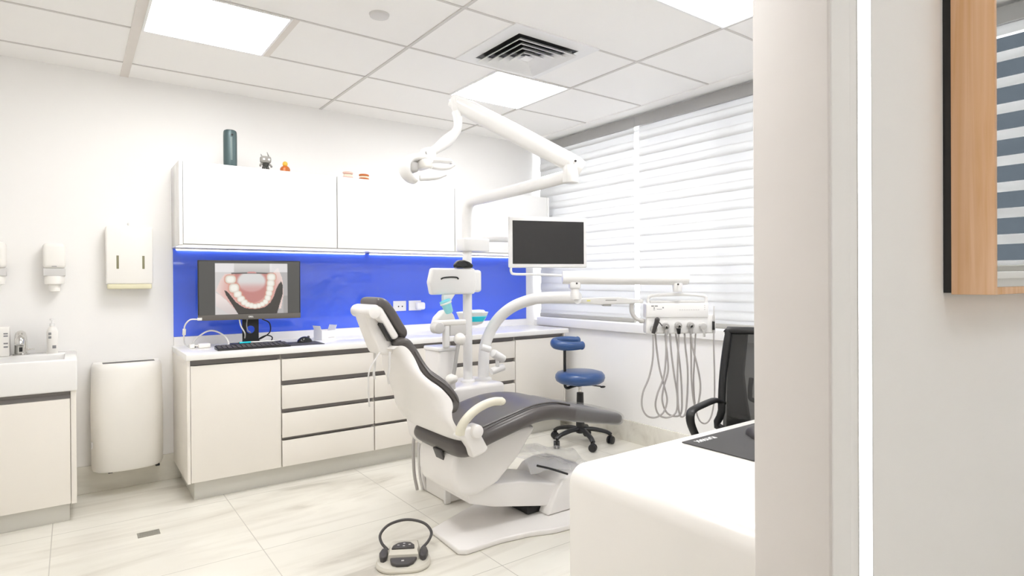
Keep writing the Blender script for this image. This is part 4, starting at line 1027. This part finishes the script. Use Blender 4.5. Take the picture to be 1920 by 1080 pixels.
for p in ([(1.055, -2.125, 1.862), (1.10, -2.125, 1.866), (1.155, -2.12, 1.868), (1.158, -2.12, 1.858)], [(1.055, -2.125, 1.834), (1.10, -2.122, 1.832), (1.15, -2.12, 1.842), (1.178, -2.12, 1.856)], [(1.008, -2.10, 1.778), (1.05, -2.11, 1.782), (1.10, -2.115, 1.792), (1.135, -2.115, 1.806)]):
    b = MB(); b.tube(p, lambda q: 1 - .35 * sstep(.5, 1, q), n=14, smooth=6, flat=(.016, .013)); part('handle', b, 'wp', t, 'slim white lamp handle', angle=1.2)

# ------------------------------------------------------------------ flat screen on the unit
TM2 = frame((2.195, -1.60, 0), (cos40 := math.cos(math.radians(-36.4 + 17)), math.sin(math.radians(-36.4 + 17))))
t = thing('flat_screen', 'white framed flat screen, switched off, on the dental unit', 'monitor', (2.195, -1.6, 1.39))
b = MB(); b.box(-.268, .268, 0, .028, 1.388, 1.716, bev=.010); b.box(-.15, .15, .026, .05, 1.45, 1.66, bev=.015); b.xf(TM2); part('housing', b, 'wp', t, 'white frame')
b = MB(); b.box(-.244, .244, -.0022, -.0004, 1.413, 1.688); b.xf(TM2); part('screen', b, 'screen_off', t, 'dark screen')
b = MB(); b.box(-.06, .06, .045, .20, 1.555, 1.625, bev=.02); b.xf(TM2); part('mount', b, 'wp', t)
b = MB(); b.tube([tuple(TM2 @ V((-.252, .014, 1.392))), tuple(TM2 @ V((-.250, .014, 1.362))), tuple(TM2 @ V((-.225, .012, 1.348))), tuple(TM2 @ V((-.10, -.05, 1.345))), (2.03, -1.94, 1.332)], .008, n=12, smooth=8); solo('screen_cable', b, 'wp', 'white bent cable tube under the dark flat screen', 'cable')

# ------------------------------------------------------------------ instrument tray
TT = frame((2.580, -2.320, 0), (.805, -.593))
t = thing('instrument_tray', 'white dental instrument panel with handpiece holders hanging before the window', 'instrument panel', (2.58, -2.32, .985))
b = MB(); b.box(-.190, .178, 0, .09, 1.080, 1.168, bev=.010); b.box(-.190, .178, .004, .09, .988, 1.083, bev=.010); b.box(.17, .218, .0, .06, .990, 1.10, bev=.008); b.xf(TT); part('housing', b, 'wp', t, angle=.5)
b = MB(); b.box(-.185, .172, -.001, .001, 1.0795, 1.082); b.xf(TT); part('groove', b, 'lgrey', t)
b = MB(); hp = [(-.172, .02, 1.155), (-.174, .02, 1.195), (-.150, .02, 1.212), (-.05, .02, 1.218), (.05, .02, 1.218), (.145, .02, 1.212), (.168, .02, 1.195), (.166, .02, 1.155)]
b.tube([tuple(TT @ V(p)) for p in hp], .010, n=14, smooth=6); part('handle', b, 'wp', t, 'white bow handle', angle=1.2)
b = MB(); b.box(-.165, .160, .012, .10, 1.165, 1.182, bev=.006); b.xf(TT); part('top_ledge', b, 'lgrey', t)
for (x, z, w_, h_) in ((-.160, 1.152, .016, .007), (-.140, 1.152, .018, .007), (-.146, 1.140, .006, .010), (-.095, 1.142, .008, .008), (-.128, 1.134, .03, .003), (-.148, 1.130, .010, .003)):
    b = MB(); b.box(x, x + w_, -.0008, .001, z - h_ / 2, z + h_ / 2); b.xf(TT); part('printed_mark', b, 'grey_ink', t)
for k in range(9):
    b = MB(); b.box(.004 + k * .0135, .0135 + k * .0135, -.0007, .001, 1.1265, 1.1305); b.xf(TT); part('printed_mark', b, 'lgrey', t)
for k in range(3): b = MB(); b.box(.150, .156, -.0007, .001, 1.152 - k * .012, 1.157 - k * .012); b.xf(TT); part('printed_mark', b, 'lgrey', t)
# holder cups, instruments and hoses
HX = [-.148, -.078, -.004, .068, .140]; HZ = [1.018, 1.036, 1.040, 1.040, 1.036]
for k, (x, z) in enumerate(zip(HX, HZ)):
    b = MB(); b.cyl((x, .004, z), (x, -.020, z - .004), .0205, .0205, n=24, bev=.004); b.xf(TT); part('holder', b, 'greyp' if k < 4 else 'lgrey', t, 'round grey holder')
    if 0 < k < 4:
        b = MB(); b.cyl((x, -.021, z - .004), (x, -.030, z - .006), .012, .010, n=18); b.xf(TT); part('connector', b, 'chrome', t, 'chrome connector')
        b = MB(); b.cyl((x, -.031, z - .004), (x, -.033, z - .005), .005, n=10); b.xf(TT); part('connector_core', b, 'black', t)
        b = MB(); b.cyl((x, -.012, z - .018), (x + .002, -.010, z - .052), .013, .009, n=16); b.xf(TT); part('hose_nozzle', b, 'black' if k == 2 else 'greyp', t)
    if k == 4: b = MB(); b.tube([(x, -.01, z - .015), (x + .006, -.008, z - .045), (x + .008, -.004, z - .065)], .007, n=10, smooth=4); b.xf(TT); part('hose_nozzle', b, 'lgrey', t)
b = MB(); b.tube([(-.152, -.012, .995), (-.146, -.022, 1.025), (-.138, -.032, 1.055), (-.134, -.035, 1.072)], lambda q: .011 + .004 * q, n=14, smooth=5); b.sphere((-.134, -.035, 1.074), .015); b.xf(TT); sy = part('air_syringe', b, 'dgrey', t, 'dark air syringe in its holder')
b = MB(); b.tube([(-.128, -.038, 1.062), (-.118, -.042, 1.052), (-.108, -.045, 1.038)], .0032, n=8, smooth=4); b.xf(TT); part('nozzle', b, 'dgrey', sy)
b = MB(); b.box(.195, .209, -.012, -.0005, 1.010, 1.062, bev=.004); b.xf(TT); part('clip', b, 'black', t, 'black clip')
b = MB(); b.cyl((.203, -.006, 1.060), (.206, -.006, 1.150), .006, .0035, n=12); b.xf(TT); part('scaler_tip', b, 'lgrey', t)
b = MB(); b.tube([(-.19, .05, 1.06), (-.235, .055, 1.075), (-.262, .05, 1.11), (-.268, .045, 1.15), (-.262, .04, 1.185)], .013, n=14, smooth=6); b.xf(TT); part('support_tube', b, 'lgrey', t, 'curved grey support tube')
b = MB(); b.prism([(-.60, 1.172), (-.56, 1.200), (-.35, 1.205), (-.27, 1.195), (-.20, 1.19), (-.20, 1.168), (-.30, 1.165), (-.46, 1.160)], 'y', .02, .09, bev=.008); b.xf(TT); part('side_arm', b, 'wp', t)
b = MB(); b.box(-.535, -.515, .0175, .021, 1.181, 1.190); b.xf(TT); part('sticker', b, 'pcream', t, 'yellow sticker')
b = MB(); b.box(-.425, -.36, .0175, .021, 1.184, 1.190); b.xf(TT); part('printed_mark', b, 'greyp', t)
b = MB(); b.box(-.44, -.39, .03, .08, 1.152, 1.163, bev=.003); b.xf(TT); part('latch', b, 'greyp', t)
def hose(pts, label, r=.0055, first=None):
    P = [tuple(TT @ V((x, y, z))) for x, y, z in pts]
    b = MB(); b.tube(P, r, n=10, smooth=10); part('hose', b, 'hose', t, label, angle=1.2)
hose([(-.152, -.012, .985), (-.155, -.012, .85), (-.178, -.015, .74), (-.215, -.018, .65), (-.222, -.02, .57), (-.195, -.02, .515), (-.145, -.015, .502), (-.095, -.01, .53), (-.07, 0, .60), (-.085, .005, .68), (-.11, .01, .78), (-.125, .02, .90), (-.132, .025, .988)], 'grey hose of the syringe')
hose([(-.076, -.010, .985), (-.078, -.010, .86), (-.092, -.012, .74), (-.130, -.015, .64), (-.142, -.015, .57), (-.12, -.012, .515), (-.07, -.01, .500), (-.020, -.005, .53), (-.010, .0, .62), (-.025, .008, .74), (-.04, .015, .88), (-.046, .02, .988)], 'grey handpiece hose')
hose([(-.082, -.004, .985), (-.068, -.004, .86), (-.065, -.004, .77), (-.09, -.006, .68), (-.10, -.006, .60), (-.075, -.004, .53), (-.028, 0, .505), (.012, .006, .52), (.02, .01, .6), (.015, .014, .75), (.0, .018, .9), (-.012, .02, .988)], 'grey handpiece hose')
hose([(-.003, -.010, .985), (-.008, -.010, .85), (-.012, -.010, .70), (-.008, -.008, .58), (.003, -.004, .515), (.020, .0, .502), (.040, .004, .53), (.052, .008, .65), (.055, .012, .78), (.045, .018, .90), (.040, .02, .988)], 'grey handpiece hose')
hose([(.068, -.010, .985), (.080, -.010, .90), (.105, -.010, .80), (.122, -.010, .70), (.118, -.008, .62), (.10, -.004, .55), (.085, 0, .60), (.075, .004, .72), (.075, .01, .86), (.076, .02, .988)], 'grey handpiece hose')
hose([(.203, -.006, 1.012), (.204, -.004, .90), (.207, -.004, .74), (.205, -.004, .60), (.185, -.004, .50), (.155, 0, .462), (.12, .005, .48), (.098, .01, .56), (.090, .014, .70), (.098, .018, .86), (.105, .02, .988)], 'thin grey scaler hose', r=.0045)
# ================================================================== blue stool
def caster(c, ang, parent, r=.031, m='black'):
    c = V(c); d = V((math.cos(ang), math.sin(ang), 0)); s = V((-d.y, d.x, 0))
    b = MB()
    for q in (-1, 1): b.cyl(c + s * q * .006, c + s * q * .024, r, n=20, bev=.005)
    b.cyl(c - s * .007, c + s * .007, .012, n=12)
    b.box(-.017, .017, -.008, .008, r * .4, r * 1.15, T=Matrix.Translation(c) @ Matrix.Rotation(ang, 4, 'Z'), bev=.003)
    b.cyl(c + V((0, 0, r * .9)), c + V((0, 0, r + .022)), .007, n=12)
    return part('caster', b, m, parent)
SX, SY = 2.985, -1.035
t = thing('stool', 'blue vinyl round stool with curved back pad, by the window wall', 'stool', (SX, SY, 0))
for k in range(5):
    a = math.radians(250 + 72 * k); d = V((math.cos(a), math.sin(a), 0)); o = V((SX, SY, 0))
    b = MB(); b.tube([o + d * .02 + V((0, 0, .118)), o + d * .10 + V((0, 0, .118)), o + d * .20 + V((0, 0, .098)), o + d * .245 + V((0, 0, .074))], lambda q: 1 - .25 * q, n=14, smooth=6, flat=(.026, .019)); lg = part('leg', b, 'black', t, angle=1.2)
    caster(o + d * .242 + V((0, 0, .031)), a + .9, lg)
b = MB(); b.lathe((SX, SY, .088), [(0, .030), (.006, .036), (.045, .034), (.055, .030)]); part('hub', b, 'black', t)
b = MB(); b.lathe((SX, SY, .14), [(0, .034), (.15, .034), (.17, .029), (.27, .027), (.272, .022)]); part('gas_lift', b, 'black', t)
b = MB(); b.cyl((SX, SY, .41), (SX, SY, .475), .014); part('piston', b, 'chrome', t)
b = MB(); b.box(SX - .07, SX + .07, SY - .05, SY + .05, .468, .486, bev=.006); part('seat_plate', b, 'black', t)
b = MB(); b.lathe((SX, SY, .485), [(0, .13), (.004, .165), (.020, .190), (.046, .200), (.068, .196), (.088, .180), (.099, .14), (.104, .06), (.105, 0)], n=48); part('seat', b, 'stoolblue', t, 'round blue seat', angle=1.2)
BA = math.radians(150); bd = V((math.cos(BA), math.sin(BA), 0)); bs = V((-bd.y, bd.x, 0))
o = V((SX, SY, 0)); e = o + bd * .115 - V((0, .02, 0))
b = MB(); b.tube([o + V((0, 0, .474)), o.lerp(e, .6) + V((0, 0, .462)), e + V((0, 0, .452)), e + bd * .020 + V((0, 0, .47)), e + bd * .022 + V((0, 0, .54)), e + bd * .022 + V((0, 0, .765))], .0115, n=12, smooth=6); part('back_post', b, 'black', t, angle=1.2)
pc = e + bd * .015; pts = [pc - bd * .115 + bs * .075, pc - bd * .06 + bs * .088, pc - bd * .01 + bs * .088, pc + bd * .045 + bs * .07, pc + bd * .085 + bs * .03, pc + bd * .085 - bs * .03, pc + bd * .045 - bs * .07, pc - bd * .01 - bs * .088, pc - bd * .06 - bs * .088, pc - bd * .115 - bs * .075]
pts = [(p.x, p.y, .808 - .16 * (p - pc).dot(bs)) for p in pts]
b = MB(); b.tube(pts, lambda q: .85 + .18 * math.sin(PI * q), n=20, smooth=6, flat=(.030, .036)); b.sphere(pts[0], (.026, .026, .034)); b.sphere(pts[-1], (.026, .026, .034)); part('backrest', b, 'stoolblue', t, 'curved blue back pad', angle=1.2)
b = MB(); b.box(pc.x - .05, pc.x + .03, pc.y - .04, pc.y + .04, .757, .772, bev=.004); part('back_plate', b, 'black', t)
b = MB(); b.tube([(SX + .05, SY - .03, .474), (SX + .10, SY - .05, .462), (SX + .16, SY - .075, .452)], .005, n=10, smooth=5); b.sphere((SX + .175, SY - .08, .447), (.028, .014, .009)); part('lever', b, 'black', t)

# ================================================================== desk by the doorway
t = thing('desk', 'large white rounded desk beside the doorway', 'desk', (1.6, -3.5, 0))
DX0, DX1, DY0, DY1, DZ = .925, 2.20, YF1 + .004, -3.205, .742
b = MB(); r = .055; pts = []
for k in range(9):
    a = PI - (PI / 2) * k / 8; pts.append((DX0 + r + r * math.cos(a), DZ - r + r * math.sin(a)))
ins = [(DX1, DZ), (DX1, DZ - .04), (DX0 + .075, DZ - .04), (DX0 + .04, DZ - .075), (DX0 + .04, 0), (DX0, 0)]
b.prism(pts + ins, 'y', DY0, DY1, bev=.006); part('top', b, 'desk', t, 'white top bending down into the end panel', angle=.4)
b = MB(); b.box(DX1 - .05, DX1 - .005, DY0 + .05, DY1 - .05, 0, DZ - .041, bev=.003); part('end_panel', b, 'desk', t)
b = MB(); b.box(DX0 + .041, DX1 - .051, DY0 + .03, DY0 + .05, .25, DZ - .041); part('modesty_panel', b, 'desk', t)
b = MB(); b.box(1.402, 2.12, -3.545, -3.252, DZ + .0005, DZ + .0045, bev=.0015)
t = solo('desk_mat', b, 'pad', 'black desk mat with white lettering at the far edge of the white desk', 'desk mat')
tx = text_mb('PLAYMAX', .030, Matrix.Translation((1.492, -3.283, DZ + .0047)) @ Matrix.Rotation(PI, 4, 'Z') @ Matrix.Scale(.80, 4, (1, 0, 0)), depth=.0003, bold=.0008); part('lettering', tx, 'white_ink', t, 'white printed lettering')
mouse('computer_mouse', 'dark mouse on the black desk mat, half behind the door lining', (1.665, -3.372, DZ + .0046), 2.5, 'dgrey')

# ================================================================== black mesh office chair
TC = frame((2.565, -2.875, 0), (.22, -.975))     # x along the back width (towards the camera), y away from the sitter's front
t = thing('office_chair', 'black mesh backed office chair with armrests at the end of the desk', 'chair', (2.3, -2.8, 0))
def W(p): return tuple(TC @ V(p))
# local: x = width (-.24 far .. .24 near), -y = seat front ... the sitter faces local -y
b = MB(); fr = [(-.225, .01, .50), (-.235, .01, .60), (-.235, .035, .80), (-.215, .06, 1.005), (-.19, .065, 1.03), (.19, .065, 1.03), (.215, .06, 1.005), (.235, .035, .80), (.235, .01, .60), (.225, .01, .50)]
b.tube([W(p) for p in fr], .02, n=12, smooth=4, closed=True, flat=None); part('back_frame', b, 'black', t, 'black back frame', angle=1.2)
b = MB(); R = []
for k in range(13):
    z = .50 + .525 * k / 12; yb = .01 + .055 * sstep(.55, 1.03, z)
    R.append([W((x, yb + .02 * (1 - (x / .23) ** 2), z)) for x in [-.228 + .456 * j / 10 for j in range(11)]])
vs = [[b.bm.verts.new(p) for p in r] for r in R]
for i in range(12):
    for j in range(10): b.bm.faces.new((vs[i][j], vs[i][j + 1], vs[i + 1][j + 1], vs[i + 1][j]))
part('back_mesh', b, 'mesh', t, 'see-through dark mesh', angle=3)
b = MB(); b.prism([(-.235, .50), (-.238, .84), (-.21, 1.03), (-.135, 1.03), (-.150, .80), (-.130, .66), (-.10, .50)], 'y', .0, .03, bev=.006); b.xf(TC @ Matrix.Rotation(-.08, 4, 'X') @ Matrix.Translation((0, .03, .0))); part('back_side', b, 'black', t)
b = MB(); b.tube([W(p) for p in ((-.10, .075, .78), (-.11, .085, .70), (-.09, .09, .66), (.09, .09, .66), (.11, .085, .70), (.10, .075, .78))], .012, n=10, smooth=5); part('lumbar_frame', b, 'black', t)
b = MB(); b.box(-.03, .03, .03, .08, .38, .70, bev=.012); b.xf(TC); part('spine', b, 'black', t)
b = MB(); b.box(-.235, .235, -.47, .02, .42, .49, bev=.03, seg=4); b.xf(TC); part('seat', b, 'black', t, 'black padded seat')
for s in (-1, 1):
    b = MB(); b.tube([W(p) for p in ((s * .235, .03, .640), (s * .252, -.01, .656), (s * .258, -.06, .660), (s * .262, -.22, .655), (s * .262, -.29, .650), (s * .262, -.318, .636), (s * .260, -.325, .60), (s * .256, -.300, .55), (s * .245, -.235, .46), (s * .235, -.22, .43))], lambda q: 1 - .2 * q, n=14, smooth=3, flat=(.026, .014)); part('armrest', b, 'black', t, angle=1.2)
b = MB(); b.cyl(W((0, -.22, .10)), W((0, -.22, .425)), .028); part('gas_lift', b, 'black', t)
for k in range(5):
    a = math.radians(20 + 72 * k); d = V((math.cos(a), math.sin(a), 0)); o = V(W((0, -.22, 0)))
    b = MB(); b.tube([o + d * .02 + V((0, 0, .115)), o + d * .15 + V((0, 0, .105)), o + d * .285 + V((0, 0, .075))], lambda q: 1 - .3 * q, n=12, smooth=5, flat=(.024, .018)); lg = part('leg', b, 'black', t, angle=1.2)
    caster(o + d * .285 + V((0, 0, .031)), a + .5, lg)
bpy.context.view_layer.update()
